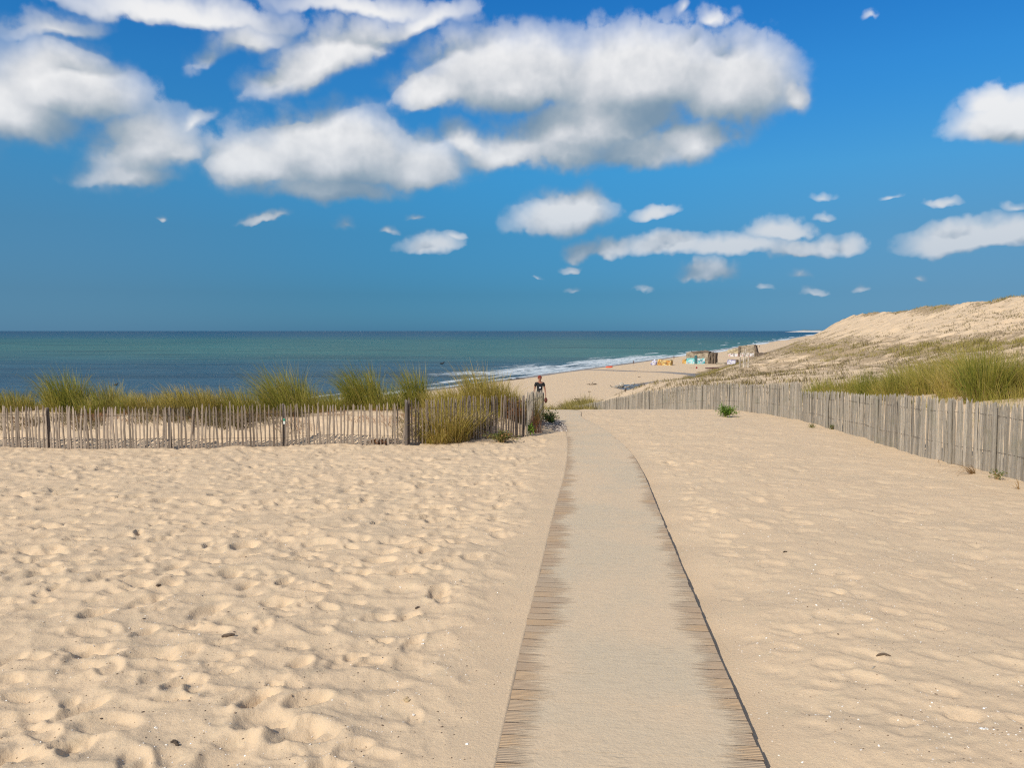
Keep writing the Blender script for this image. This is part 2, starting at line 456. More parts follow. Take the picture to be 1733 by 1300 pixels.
# darker runnel across the beach
run = [cast(a, b, None, 110) for a, b in ((1000, 626.5), (1060, 628), (1120, 630), (1180, 634), (1215, 629), (1260, 622))]
run = np.array(run)[:, :2]
def dist_poly(x, y, P):
    d = np.full(x.shape, 1e9)
    for a, b in zip(P[:-1], P[1:]):
        ab = b - a; t = np.clip(((x - a[0]) * ab[0] + (y - a[1]) * ab[1]) / (ab @ ab), 0, 1)
        d = np.minimum(d, np.hypot(x - a[0] - t * ab[0], y - a[1] - t * ab[1]))
    return d
bm_ = far & (V_ < -25) & (Y < 600)
dr = np.full(X.shape, 1e9); dr[bm_] = dist_poly(X[bm_], Y[bm_], run)
wet = np.maximum(wet, .62 * sst(7, 1.0, dr))
run2 = np.array([cast(a, b, None, 110) for a, b in ((1100, 651), (1150, 645), (1185, 638))])[:, :2]
dr2 = np.full(X.shape, 1e9); dr2[bm_] = dist_poly(X[bm_], Y[bm_], run2)
wet = np.maximum(wet, .72 * sst(9, 2, dr2))
pd = np.hypot((X - POOLC[0]) / 7.5, (Y - POOLC[1]) / 13.)
wet = np.maximum(wet, .5 * sst(1.05, .75, pd))
attr(gnd, 'wet', wet)
xfv = xfence(Y)
# vegetation density map (things grow there): bands along the hill
def veg(x, y):
    v, s = vs(x, y)
    xf = xfence(y); xs = np.maximum(38 + .25 * y, xf + 38)
    q = (x - xf) / (xs - xf)
    w = .06 * perlin(x / 25., y / 40., 81)
    band = np.exp(-((q - .52 - w) / .07) ** 2) * sst(30, 50, y) * .95
    band2 = np.exp(-((q - .30 - w) / .05) ** 2) * sst(40, 90, y) * .42
    band3 = np.exp(-((q - .99 - w) / .07) ** 2) * .8 * sst(.1, .4, perlin(x / 18., y / 18., 83) + .25)
    band4 = np.exp(-((q - .70 - w) / .075) ** 2) * sst(85, 120, y) * sst(-.15, .25, fbm(x / 7., y / 12., 3, 87)) * .85
    foot = sst(22, 4, v + 38) * sst(-3, 1.5, v + 38) * .9 * sst(.05, -.35, q - .9)
    lowv = sst(.30, .05, q) * sst(55, 75, y) * .38
    gen = .22 * (x > xf + 1)
    d = np.maximum.reduce([band, band4, band2, band3, foot, lowv * (x > xf - 6), gen])
    bare = sst(.62, .74, q) * sst(.95, .9, q) * sst(90, 110, y)
    return d * (1 - .6 * bare)
lit = veg(X, Y) * (Y > 40)
lit = np.maximum(lit, .50 * sst(8, 14, X - xfv) * sst(20, 30, Y) * (1 - sst(.62, .74, (X - xfv) / (np.maximum(38 + .25 * Y, xfv + 38) - xfv))))
fl = np.interp(X, [-40, -10.2, -6.6, -4.4, -2.1, .3], [15.2, 15.4, 15.07, 15.6, 15.8, 17.7])
lit = np.maximum(lit, (.62 * sst(.5, 1.6, Y - fl) * sst(-.35, .35, fbm(X / 1.6, Y / .8, 2, 89)) + .25 * sst(1.6, 2.6, Y - fl)) * (X < .8) * (Y < 30))
attr(gnd, 'litter', lit)

# ------------------------------------------------------------------ sea
def mat_sea():
    m, nt, b = new_mat('sea_water'); n = N(nt)
    p = n.pos(); d = n.attr('shore'); tone = n.attr('tone')
    rot = n.mapping(p, (1, 1, 1), rot=(0, 0, R(22.65)))     # x across, y along the coast
    c = n.ramp(tone, [(0, (.030, .072, .102)), (.20, (.026, .082, .104)), (.38, (.046, .135, .110)), (.58, (.028, .112, .100)), (.78, (.010, .078, .115)), (1, (.004, .048, .100))])
    streak = n.noise(n.mapping(p, (.006, .045, 1)), 1.0, 5, .62)
    c = n.mix(n.math('MULTIPLY', n.mapr(streak, .42, .66), .8), c, n.vmath('SCALE', c, .55))
    streak2 = n.noise(n.mapping(p, (.05, .22, 1)), 1.0, 4, .65)
    c = n.mix(n.math('MULTIPLY', n.mapr(streak2, .48, .70), .55), c, n.vmath('SCALE', c, 1.5))
    streak3 = n.noise(n.mapping(p, (.013, .075, 1)), 1.0, 3, .55)
    c = n.mix(n.math('MULTIPLY', n.mapr(streak3, .54, .64), .5), c, n.vmath('SCALE', c, .5))
    # foam
    fw = n.noise(n.mapping(rot, (.11, .022, 1)), 1.0, 4, .55, .6)
    dd = n.math('ADD', d, n.math('MULTIPLY', n.math('SUBTRACT', fw, .5), 14))
    def band(c0, w): return n.mapr(n.math('ABSOLUTE', n.math('SUBTRACT', dd, c0)), w, w * .25)
    fn = n.noise(n.mapping(rot, (.55, .16, 1)), 1.0, 6, .72, .5)
    gaps = n.noise(n.mapping(rot, (.03, .011, 1)), 1.0, 3, .5)
    swash = n.math('MULTIPLY', n.mapr(n.math('SUBTRACT', d, n.math('MULTIPLY', fw, 8)), 1.5, -3.5), 1.0)
    wash = n.math('MULTIPLY', n.mapr(d, 52, 22), n.mapr(gaps, .34, .50))
    sy = n.node('ShaderNodeSeparateXYZ'); n.link(p, sy.inputs[0]); along_ = n.mapr(sy.outputs[1], 215, 260)
    wash = n.math('MULTIPLY', wash, n.math('MULTIPLY', n.mapr(sy.outputs[1], 215, 250), n.mapr(sy.outputs[1], 520, 380, .25, 1)))
    k = n.math('MAXIMUM', n.math('MULTIPLY', band(9, 2.2), n.mapr(gaps, .40, .52, .25, .95)), n.math('MULTIPLY', n.math('MULTIPLY', band(22, 2.4), n.mapr(gaps, .46, .58)), along_))
    k = n.math('MAXIMUM', k, n.math('MULTIPLY', wash, .78))
    k = n.math('MAXIMUM', k, n.math('MULTIPLY', swash, .9))
    k = n.math('MAXIMUM', k, n.math('MULTIPLY', n.math('MULTIPLY', band(60, 2.2), n.mapr(gaps, .58, .66)), along_))
    k = n.math('MAXIMUM', k, n.attr('foam'))
    foam = n.mapr(n.math('ADD', n.math('MULTIPLY', k, .62), n.math('MULTIPLY', fn, .85)), .70, 1.0)
    foam = n.math('MULTIPLY', foam, n.mapr(k, 0, .12))
    c = n.mix(foam, c, (.50, .54, .55))
    n.link(c, b.inputs['Base Color'])
    n.setin(b.inputs['Roughness'], n.mapr(foam, 0, 1, .42, .9))
    b.inputs['IOR'].default_value = 1.33
    n.setin(b.inputs['Specular IOR Level'], n.mapr(foam, 0, 1, .28, .1))
    h1 = n.noise(n.mapping(p, (.22, .5, 1)), 1.0, 5, .6, .3); h2 = n.noise(n.mapping(p, (.02, .09, 1)), 1.0, 3, .5)
    hh = n.math('ADD', n.math('MULTIPLY', h1, .5), n.math('MULTIPLY', h2, 1.6))
    cdn = n.vmath('LENGTH', p, out=1)
    hh = n.math('MULTIPLY', hh, n.mapr(cdn, 120, 900, 1.0, .06))
    n.link(n.bump(hh, .5, 1.0), b.inputs['Normal'])
    return m
ang2 = np.concatenate([R(1) * np.arange(-110, -42, 2.), R(1) * np.arange(-42, 42, .18), R(1) * np.arange(42, 75, 2.)])
rad2 = np.concatenate([np.geomspace(40, 700, 560), np.geomspace(700, 60000, 130)[1:]])
X2, Y2, F2 = polar(ang2, rad2)
V2, S2 = vs(X2, Y2); d2 = shore_v(S2) - V2
wv = d2 + 5 * perlin(S2 / 45., d2 / 60., 91)
Z2 = SEA + sst(700, 300, np.hypot(X2, Y2)) * (
    .10 * np.maximum(0, np.sin(wv * 2 * math.pi / 15.)) ** 3 * sst(90, 30, d2) + .05 * fbm(X2 / 6., Y2 / 3., 3, 93))
foam = np.zeros_like(Z2)
# breaking crests, surveyed along the shore
for (px, py, ln_, w_, hh_) in ((1085, 607, 26, 2.6, .85), (1030, 612, 30, 2.2, .5), (975, 617, 26, 2, .4), (1172, 600.5, 26, 3, .9), (1155, 602, 16, 2, .5), (1290, 582, 60, 5, 1.), (1330, 575, 80, 6, 1.1), (1370, 567.5, 200, 12, 1.4), (1228, 580.5, 16, 3, .7), (1118, 603.5, 8, 2, .5), (1340, 571, 60, 5, 1.), (905, 624, 20, 1.6, .35), (870, 629, 18, 1.5, .3), (1225, 594.5, 60, 3, .8)):
    dr_ = ray(px, py); yy = (SEA - EYE[2]) / dr_[2]; xx = dr_[0] * yy
    v0, s0 = vs(xx, yy)
    a = (V2 - v0 + 1.5 * perlin(S2 / 9., S2 * 0 + px, 5)) / w_; b_ = (S2 - s0) / ln_
    g = np.exp(-a * a) * np.exp(-b_ ** 4)
    Z2 += hh_ * g; foam = np.maximum(foam, np.clip(g * 1.5, 0, 1)); 
    tr = sst(-1, 1, a) * sst(9, 0, a) * np.exp(-b_ ** 4); foam = np.maximum(foam, .6 * tr)
sea = mesh_np('sea', np.stack([X2, Y2, Z2], 1), F2, mat_sea(), None, True)
tag(sea, 'blue green sea with low white surf along the beach', None, None, 'structure')
attr(sea, 'shore', d2); attr(sea, 'foam', foam)
yy_ = Y2 + 260 * perlin(X2 / 900., Y2 / 240., 95) * sst(150, 800, Y2) + 12 * perlin(X2 / 90., Y2 / 20., 96)
tone = np.interp(yy_, [0, 200, 270, 360, 480, 800, 1300, 2200, 4500, 60000], [0, .05, .12, .26, .40, .50, .66, .82, .93, 1.])  # tint by distance: water colour plus painted view-angle reflection
attr(sea, 'tone', tone)
# tide pool on the beach
def mat_pool():
    m, nt, b = new_mat('pool_water'); b.inputs['Base Color'].default_value = (.085, .100, .115, 1); b.inputs['Roughness'].default_value = .35; b.inputs['Specular IOR Level'].default_value = .3
    n = N(nt); n.link(n.bump(n.noise(n.pos(), 1.2, 3), .2, .1), b.inputs['Normal']); return m
t = np.linspace(0, 2 * math.pi, 49)[:-1]
pr = 1.12 + .06 * np.sin(3 * t + 1)
pv = np.stack([POOLC[0] + 5.2 * pr * np.cos(t), POOLC[1] + 9.5 * pr * np.sin(t), np.full(48, POOLC[2] - .10)], 1)
pv = np.vstack([pv, [[POOLC[0], POOLC[1], POOLC[2] - .10]]])
pool = mesh_np('water_pool', pv, np.array([[48, i, (i + 1) % 48] for i in range(48)]), mat_pool())
tag(pool, 'blue grey tide pool behind the driftwood', None, None, 'structure')

# far headland
hx = np.linspace(.352, .47, 60)
hm = MB(); V = []
for i, tt in enumerate(hx):
    y0 = 9000 - 2500 * (tt - .352) / .118
    h = 26 * sst(.352, .372, tt) * (.75 + .35 * perlin(np.array([tt * 90]), np.array([.5]), 7)[0])
    for k, (dy, z) in enumerate(((0, -13), (30, -12 + .28 * h), (80, -12 + .8 * h), (300, -12 + h + .5), (900, -12.5))):
        V.append((tt * (y0 + dy), y0 + dy, z))
hf = [[i * 5 + k, (i + 1) * 5 + k, (i + 1) * 5 + k + 1, i * 5 + k + 1] for i in range(59) for k in range(4)]
hm.add(V, hf)
def mat_headland():
    m, nt, b = new_mat('headland_sand'); n = N(nt)
    z = n.node('ShaderNodeSeparateXYZ'); n.link(n.pos(), z.inputs[0])
    c = n.mix(n.mapr(n.math('ADD', z.outputs[2], n.math('MULTIPLY', n.noise(n.pos(), .01, 3), 8)), 2, 9), (.52, .47, .42), (.13, .17, .17))
    n.link(c, b.inputs['Base Color']); b.inputs['Roughness'].default_value = .9; return m
hl = hm.build('hills', mat_headland(), None, True); tag(hl, 'thin pale headland on the far horizon', None, None, 'structure')

# ------------------------------------------------------------------ path of planks
def mat_plank():
    m, nt, b = new_mat('sandy_planks'); n = N(nt)
    u = n.attr('across'); a = n.attr('along'); r = n.island()
    comb = n.node('ShaderNodeCombineXYZ'); n.link(u, comb.inputs[0]); n.link(a, comb.inputs[1]); uv = comb.outputs[0]
    wood = n.ramp(r, [(0, (.44, .315, .205)), (.35, (.50, .35, .215)), (.6, (.46, .36, .25)), (.85, (.56, .37, .20)), (1, (.49, .37, .25))])
    grain = n.noise(n.mapping(uv, (2.2, 130, 1)), 1.0, 5, .65)
    wood = n.mix(n.math('MULTIPLY', n.mapr(grain, .42, .66), .6), wood, (.24, .150, .090))
    groove = n.math('SINE', n.math('MULTIPLY', a, 2 * math.pi / .0145))
    wood = n.mix(n.mapr(groove, .2, .95, 0, .28), wood, (.22, .155, .10))
    jo = n.math('ABSOLUTE', n.math('SUBTRACT', n.math('FRACT', n.math('ADD', n.math('DIVIDE', a, .121), .5)), .5))
    joint = n.mapr(jo, .045, .015)
    wood = n.mix(joint, wood, (.07, .045, .03))
    # sand cover: thick in the middle, ragged fingers on both sides along the boards
    ed = n.math('MINIMUM', n.math('SUBTRACT', u, 0), n.math('SUBTRACT', 1, u))
    isl = n.math('ABSOLUTE', n.math('SUBTRACT', u, .0))
    side = n.mapr(u, .45, .55, 0, 1)
    need = n.mapr(u, .4, .6, .105, .05)          # wider bare strip on the left
    f1 = n.noise(n.mapping(uv, (4.2, 30, 1)), 1.0, 6, .74)
    f2 = n.noise(n.mapping(uv, (.4, .8, 1)), 1.0, 3, .5)
    f3 = n.noise(n.mapping(uv, (14, 18, 1)), 1.0, 5, .7)
    cov = n.math('ADD', n.math('SUBTRACT', ed, need), n.math('MULTIPLY', n.math('SUBTRACT', f1, .5), .36))
    cov = n.math('ADD', cov, n.math('MULTIPLY', n.math('SUBTRACT', f2, .5), .42))
    cov = n.math('ADD', cov, n.math('MULTIPLY', n.math('SUBTRACT', n.math('FRACT', n.math('MULTIPLY', r, 31.7)), .5), .09))
    cov = n.math('ADD', cov, n.mapr(a, 10, 17, 0, .09))
    mask = n.mapr(cov, -.05, .075)
    thin = n.math('MULTIPLY', n.mapr(n.noise(n.mapping(uv, (5, 46, 1)), 1.0, 5, .75), .56, .68), n.mapr(f2, .38, .60, .15, .95))
    p = n.pos()
    sandc = n.mix(n.mapr(n.noise(p, 1.3, 4), .35, .65), (.580, .440, .290), (.520, .418, .288))
    sandc = n.mix(n.math('MULTIPLY', n.mapr(f3, .42, .7), .22), sandc, (.36, .285, .195))
    sandc = n.mix(n.math('MULTIPLY', n.mapr(n.noise(p, 320, 2, .7), .4, .72), .25), sandc, (.38, .28, .185))
    sandc = n.mix(thin, sandc, (.33, .27, .19))
    wood = n.mix(n.math('MULTIPLY', n.mapr(n.noise(p, 90, 3, .7), .38, .66), .55), wood, (.44, .325, .215))
    c = n.mix(mask, wood, sandc)
    n.link(c, b.inputs['Base Color']); b.inputs['Roughness'].default_value = .9; b.inputs['Specular IOR Level'].default_value = .15
    hw = n.math('ADD', n.math('MULTIPLY', n.math('ADD', groove, n.math('MULTIPLY', joint, 3)), -.35), n.math('MULTIPLY', grain, .6))
    hs = n.math('ADD', n.math('MULTIPLY', f3, 1.4), n.math('MULTIPLY', n.noise(p, 60, 4, .6), .9))
    hgt = n.math('ADD', n.math('MULTIPLY', hw, n.math('SUBTRACT', 1, mask)), n.math('MULTIPLY', n.math('ADD', hs, .6), mask))
    n.link(n.bump(hgt, .6, .006), b.inputs['Normal'])
    return m
yy = np.linspace(-1.6, 43, 3000)
cxl = np.stack([(xl(yy) + xr(yy)) / 2, yy], 1)
al = np.concatenate([[0], np.cumsum(np.hypot(*np.diff(cxl, axis=0).T))])
pm = MB(); U = []; A = []
pitchp = .121
for k in range(int(al[-1] / pitchp) - 1):
    s0 = k * pitchp; s1 = s0 + pitchp - .0008
    quad = []
    ja, jb = rng.normal(0, .0022, 2)
    dz = rng.normal(0, .0003)
    for s_ in (s0, s1):
        y = np.interp(s_, al, yy); 
        a_, b_ = xl(y), xr(y)
        # tilt the plank across the curve
        y2 = y + .01; dx = ((xl(y2) + xr(y2)) - (a_ + b_)) / 2 / .01
        mid = (a_ + b_) / 2; hw = (b_ - a_) / 2 / math.sqrt(1 + dx * dx)
        nrm = np.array([1, -dx]) / math.hypot(1, dx)
        for sg, jj in ((-1, ja), (-.5, 0), (0, 0), (.5, 0), (1, jb)):
            q = np.array([mid, y]) + nrm * sg * hw + nrm * jj
            quad.append((q[0], q[1], float(base_h(q[0], q[1])) + .004 + dz))
            U.append((sg + 1) / 2); A.append(s_)
    for s_, q in zip([s0] * 5 + [s1] * 5, quad[:10]):
        quad.append((q[0], q[1], q[2] - .095))
    U += U[-10:]; A += A[-10:]
    f = []
    for i in range(4):
        f += [[i, i + 1, i + 6, i + 5], [10 + i, 15 + i, 16 + i, 11 + i], [i, 10 + i, 11 + i, i + 1], [5 + i, 6 + i, 16 + i, 15 + i]]
    f += [[0, 5, 15, 10], [4, 14, 19, 9]]
    pm.add(quad, f)
path = pm.build('path', mat_plank(), None)
attr(path, 'across', U); attr(path, 'along', A)
tag(path, 'sand covered wooden plank path leading to the beach', None, None, 'structure')

# ------------------------------------------------------------------ fences
def resample(P, step):
    P = np.asarray(P, float); L = np.concatenate([[0], np.cumsum(np.hypot(*np.diff(P[:, :2], axis=0).T))])
    n_ = max(2, int(L[-1] / step)); s_ = np.linspace(0, L[-1], n_)
    return np.stack([np.interp(s_, L, P[:, k]) for k in range(P.shape[1])], 1), s_, L
def fence(label, P, spacing, width, mat, posts, wires=(.22, .8), jit=1.0, missing=0., post_mat=None, group='chestnut picket fences', hv=.03, post_r=.034):
    """P rows: x, y, top z"""
    P = np.asarray(P, float)
    Q, s_, L = resample(P, spacing)
    o = empty('picket_fence', (float(Q[0, 0]), float(Q[0, 1]), float(H(Q[0, 0], Q[0, 1]))), label, 'fence', group)
    mb = MB(); T = np.gradient(Q[:, :2], axis=0); T /= np.linalg.norm(T, axis=1)[:, None]
    tops = []; bz_all = H(Q[:, 0], Q[:, 1])
    leanw = .018 * fbm(s_ / 1.7, s_ * 0, 2, 5) * jit
    for i in range(len(Q)):
        t = T[i]; nn = np.array([-t[1], t[0]])
        x, y = Q[i, :2] + t * rng.normal(0, spacing * .10) + nn * rng.normal(0, .006)
        bz = bz_all[i] - .09; tz = Q[i, 2] + rng.normal(0, hv) + .02 * math.sin(s_[i] * 1.3)
        if rng.random() < missing: tz -= rng.uniform(.15, .5)
        w = width * rng.uniform(.68, 1.28) / 2; d = width * rng.uniform(.35, .6) / 2
        le = (leanw[i] + rng.normal(0, .012) * jit + (rng.normal(0, .05) if rng.random() < .06 else 0))
        ln2 = rng.normal(0, .012) * jit
        hgt = tz - bz; V = []
        rings = [0, .18, .36, .52, .68, .84, .955, 1.0]
        a0 = rng.uniform(-.5, .5); bend = rng.normal(0, .010) * jit; bf = rng.uniform(2.0, 5.0)
        ji = np.cumsum(rng.normal(0, .0035 * jit, (8, 2)), axis=0)
        for r_, (k, jj) in zip(range(8), zip(rings, ji)):
            sc = 1.0 if k < .9 else (.82 if k < .99 else rng.uniform(.15, .5))
            c = np.array([x, y]) + t * (le * (k - .2) * hgt + bend * math.sin(bf * k) + jj[0]) + nn * (ln2 * k * hgt + jj[1])
            tap = 1 - .18 * k
            for q in range(4):
                th = a0 * .25 + q * math.pi / 2 + math.pi / 4
                cc = c + t * math.cos(th) * w * 1.35 * sc * tap + nn * math.sin(th) * d * 1.35 * sc * tap
                V.append((cc[0], cc[1], bz + k * hgt + (0 if k < 1 else rng.uniform(-.01, .006))))
        f = []
        for r_ in range(7):
            for q in range(4):
                f.append([r_ * 4 + q, r_ * 4 + (q + 1) % 4, (r_ + 1) * 4 + (q + 1) % 4, (r_ + 1) * 4 + q])
        f.append([28, 29, 30, 31])
        mb.add(V, f)
        tops.append((bz + .09, tz))
    mb.build('slats', mat, o)
    tops = np.array(tops)
    for wfrac in wires:
        wb = MB()
        for ph in (0, 1):
            pts = []
            for i in range(0, len(Q)):
                t = T[i]; nn = np.array([-t[1], t[0]]); sd = 1 if (i + ph) % 2 else -1
                zz = tops[:, 0][max(0, i - 4):i + 5].mean() * (1 - wfrac) + wfrac * Q[i, 2] + .012 * math.sin(s_[i] * 1.9 + wfrac * 9)
                pts.append((Q[i, 0] + nn[0] * sd * width * .42, Q[i, 1] + nn[1] * sd * width * .42, zz))
            wb.tube(pts, .0024, 4, False)
        wb.build('wire', M_WIRE, o)
    for ps in posts:
        off = -.05
        if isinstance(ps, tuple): ps, off = ps
        i = int(np.argmin(abs(Q[:, 0] - ps))) if abs(P[-1, 0] - P[0, 0]) > abs(P[-1, 1] - P[0, 1]) else int(np.argmin(abs(Q[:, 1] - ps)))
        t = T[i]; nn = np.array([-t[1], t[0]]); x, y = Q[i, :2] + nn * off * -1
        pb = MB(); bz = tops[i, 0] - .2; tz = Q[i, 2] + rng.uniform(-.05, .03)
        pts = [(x + rng.normal(0, .006), y + rng.normal(0, .006), bz + k * (tz - bz)) for k in (0, .3, .6, .85, .99, 1.0)]
        pb.tube(pts, [post_r * 1.05, post_r, post_r * .97, post_r * .94, post_r * .9, post_r * .7], 9)
        pb.build('post', post_mat or M_POST, o)
    return o
def P3(px, by, ty, y=None):
    """fence survey: pixel column, base row, top row -> x, y, top z"""
    if y is None: g = cast(px, by, base_h)
    else: g = np.array([(px - CX) / F * y, y, 0])
    d = ray(px, ty); return (g[0], g[1], EYE[2] + d[2] * g[1])
left1 = [(-16.2, 14.6, .22), P3(-130, 757, 690), P3(0, 757, 690), P3(130, 759, 687), P3(290, 760, 690), P3(400, 757, 688), P3(500, 755, 685), P3(600, 754, 683), P3(688, 754, 679)]
fence('low brown picket fence with wide gaps, the long run left of its forked corner post', left1, .072, .035, M_FENCE_L, [left1[0][0] + 2.0, left1[2][0] + 1.0, (left1[4][0]), P3(483, 756, 0)[0], (left1[-1][0], .05), left1[-1][0] + 0.0], hv=.022, missing=.02)
left2 = [P3(692, 753, 679), P3(745, 750, 676), P3(800, 745, 672), P3(850, 741, 669), P3(888, 739, 668)]
fence('short picket fence run overgrown with yellow grass beside the pebbles', left2, .068, .035, M_FENCE_L, [left2[0][0] + .02, P3(798, 745, 0)[0], left2[-1][0]], missing=.03)
e2 = left2[-1]; left3 = [(e2[0] + .04, e2[1] + .03, e2[2]), (.55, 19.0, .19), (.86, 21.2, .06)]
fence('grey end piece of picket fence turning away beside the plank path', left3, .075, .036, M_FENCE_R, [19.1, 21.1], missing=.02)
r1 = [(6.75, 8.2, .72)] + [P3(1733, 815, 686), P3(1650, 793, 677), P3(1560, 775, 672), P3(1450, 738, 666), P3(1352, 711, 661)]
fence('tall grey picket fence standing nearest, below the big green grass clump', r1, .045, .044, M_FENCE_R, [P3(1690, 803, 0)[1], P3(1597, 785, 0)[1], P3(1480, 750, 0)[1], P3(1395, 725, 0)[1]], hv=.018, post_r=.032, wires=(.30, .80), post_mat=M_FENCE_R)
e1 = r1[-1]
r2 = [(e1[0] + .05, e1[1] + .05, e1[2] + .235)] + [P3(1300, 0, 650, 25.0), P3(1240, 0, 649.5, 27.5), P3(1190, 0, 651, 31), P3(1107, 0, 660, 36), P3(1045, 0, 673, 42), P3(988, 0, 685, 49), P3(957, 0, 690, 56)]
fence('long grey picket fence running down over the crest towards the beach', r2, .045, .044, M_FENCE_R, [26, 31, 36.5, 42, 48], hv=.018, wires=(.35, .85), post_mat=M_FENCE_R, post_r=.032)
# little green and white tag on a post of the left fence
g = P3(483, 756, 708)
tg = MB(); tg.box((g[0], g[1] - .045, g[2] - .055), (.035, .012, .11)); 
_e = empty('marker_tag', (g[0], g[1] - .04, g[2]), 'small green and white marker fixed on the brown picket fence', 'marker')
tg2 = MB(); tg2.box((g[0], g[1] - .0535, g[2] - .025), (.039, .006, .045))
tg.build('plate', mat_flat('marker_white', (.66, .68, .62)), _e); tg2.build('green_band', mat_flat('marker_green', (.02, .22, .13)), _e)

# ------------------------------------------------------------------ grass
def blades(specs, nseg=5):
    """specs: array rows bx,by,bz,height,leanx,leany,width,droop"""
    S_ = np.asarray(specs, float); n_ = len(S_)
    t = np.linspace(0, 1, nseg + 1)
    ph = rng.uniform(0, math.pi, n_)
    ld = np.hypot(S_[:, 4], S_[:, 5]) + 1e-6
    side = np.stack([-S_[:, 5] / ld, S_[:, 4] / ld, np.zeros(n_)], 1)
    rx = np.stack([np.cos(ph), np.sin(ph), np.zeros(n_)], 1)
    side = side * .5 + rx * .8; side /= np.linalg.norm(side, axis=1)[:, None]
    V = np.zeros((n_, 2 * nseg + 1, 3))
    for k, tt in enumerate(t):
        c = S_[:, :3].copy()
        c[:, 0] += S_[:, 4] * (tt * .45 + .55 * tt ** 2.2); c[:, 1] += S_[:, 5] * (tt * .45 + .55 * tt ** 2.2)
        c[:, 2] += S_[:, 3] * (tt - S_[:, 7] * tt ** 3)
        if k < nseg:
            w = (S_[:, 6] * .5 * (1 - tt ** 1.6 * .8))[:, None]
            V[:, 2 * k] = c - side * w; V[:, 2 * k + 1] = c + side * w
        else: V[:, 2 * nseg] = c
    b = (np.arange(n_) * (2 * nseg + 1))[:, None]
    q = np.concatenate([b + np.array([2 * k, 2 * k + 1, 2 * k + 3, 2 * k + 2])[None] for k in range(nseg - 1)])
    tri = b + np.array([2 * nseg - 2, 2 * nseg - 1, 2 * nseg])[None]
    return V.reshape(-1, 3), [q, tri]
def clump_specs(x, y, r, h, n_, lean=(-.16, 0), spread=.68, w=.010, droop=.26, hv=.24):
    n_ = max(3, int(n_ * .72)) if n_ > 100 else n_
    a = rng.uniform(0, 2 * math.pi, n_); rr = r * np.sqrt(rng.uniform(0, 1, n_))
    bx = x + rr * np.cos(a); by = y + rr * np.sin(a) * .8
    bz = H(bx, by) - .03
    hh = h * rng.uniform(1 - 2 * hv, 1 + hv * .5, n_)
    aa = a + rng.normal(0, .40, n_); out = spread * hh * np.abs(rng.normal(.25, .4, n_)) * (.35 + rr / r)
    lx = np.cos(aa) * out + lean[0] * hh * rng.uniform(.4, 1.8, n_); ly = np.sin(aa) * out + lean[1] * hh
    d = droop * rng.uniform(.2, 1.6, n_) + .25 * np.clip(np.hypot(lx, ly) / hh - .4, 0, 1)
    return np.stack([bx, by, bz, hh, lx, ly, w * rng.uniform(.6, 1.3, n_), d], 1)
def grass_clump(label, parts_, mat=None, group=None, litter=True):
    """parts_: list of clump_specs kwargs"""
    sp = np.concatenate([clump_specs(**p) for p in parts_])
    x, y = parts_[0]['x'], parts_[0]['y']; z = float(H(x, y))
    o = empty('dune_grass_clump', (x, y, z), label, 'grass clump', group)
    V, Fc = blades(sp); mesh_np('green_blades', V - np.array([x, y, z]), Fc, mat or M_GRASS, o)
    for p in parts_:
        lt = []
        lt.append(clump_specs(p['x'], p['y'], p['r'] * 1.1, p['h'] * .42, int(p['n_'] * .28), lean=(-.05, -.1), spread=1.3, w=.007, droop=.5))
        lt.append(clump_specs(p['x'], p['y'], p['r'] * .9, p['h'] * .95, int(p['n_'] * .07), lean=p.get('lean', (-.1, 0)), spread=.7, w=.0045, droop=.25))
        V, Fc = blades(np.concatenate(lt)); mesh_np('dry_blades', V - np.array([x, y, z]), Fc, M_STRAW, o)
    return o
def C(px, y, r, h, n_, **k):
    return dict(x=(px - CX) / F * y, y=y, r=r, h=h, n_=n_, **k)
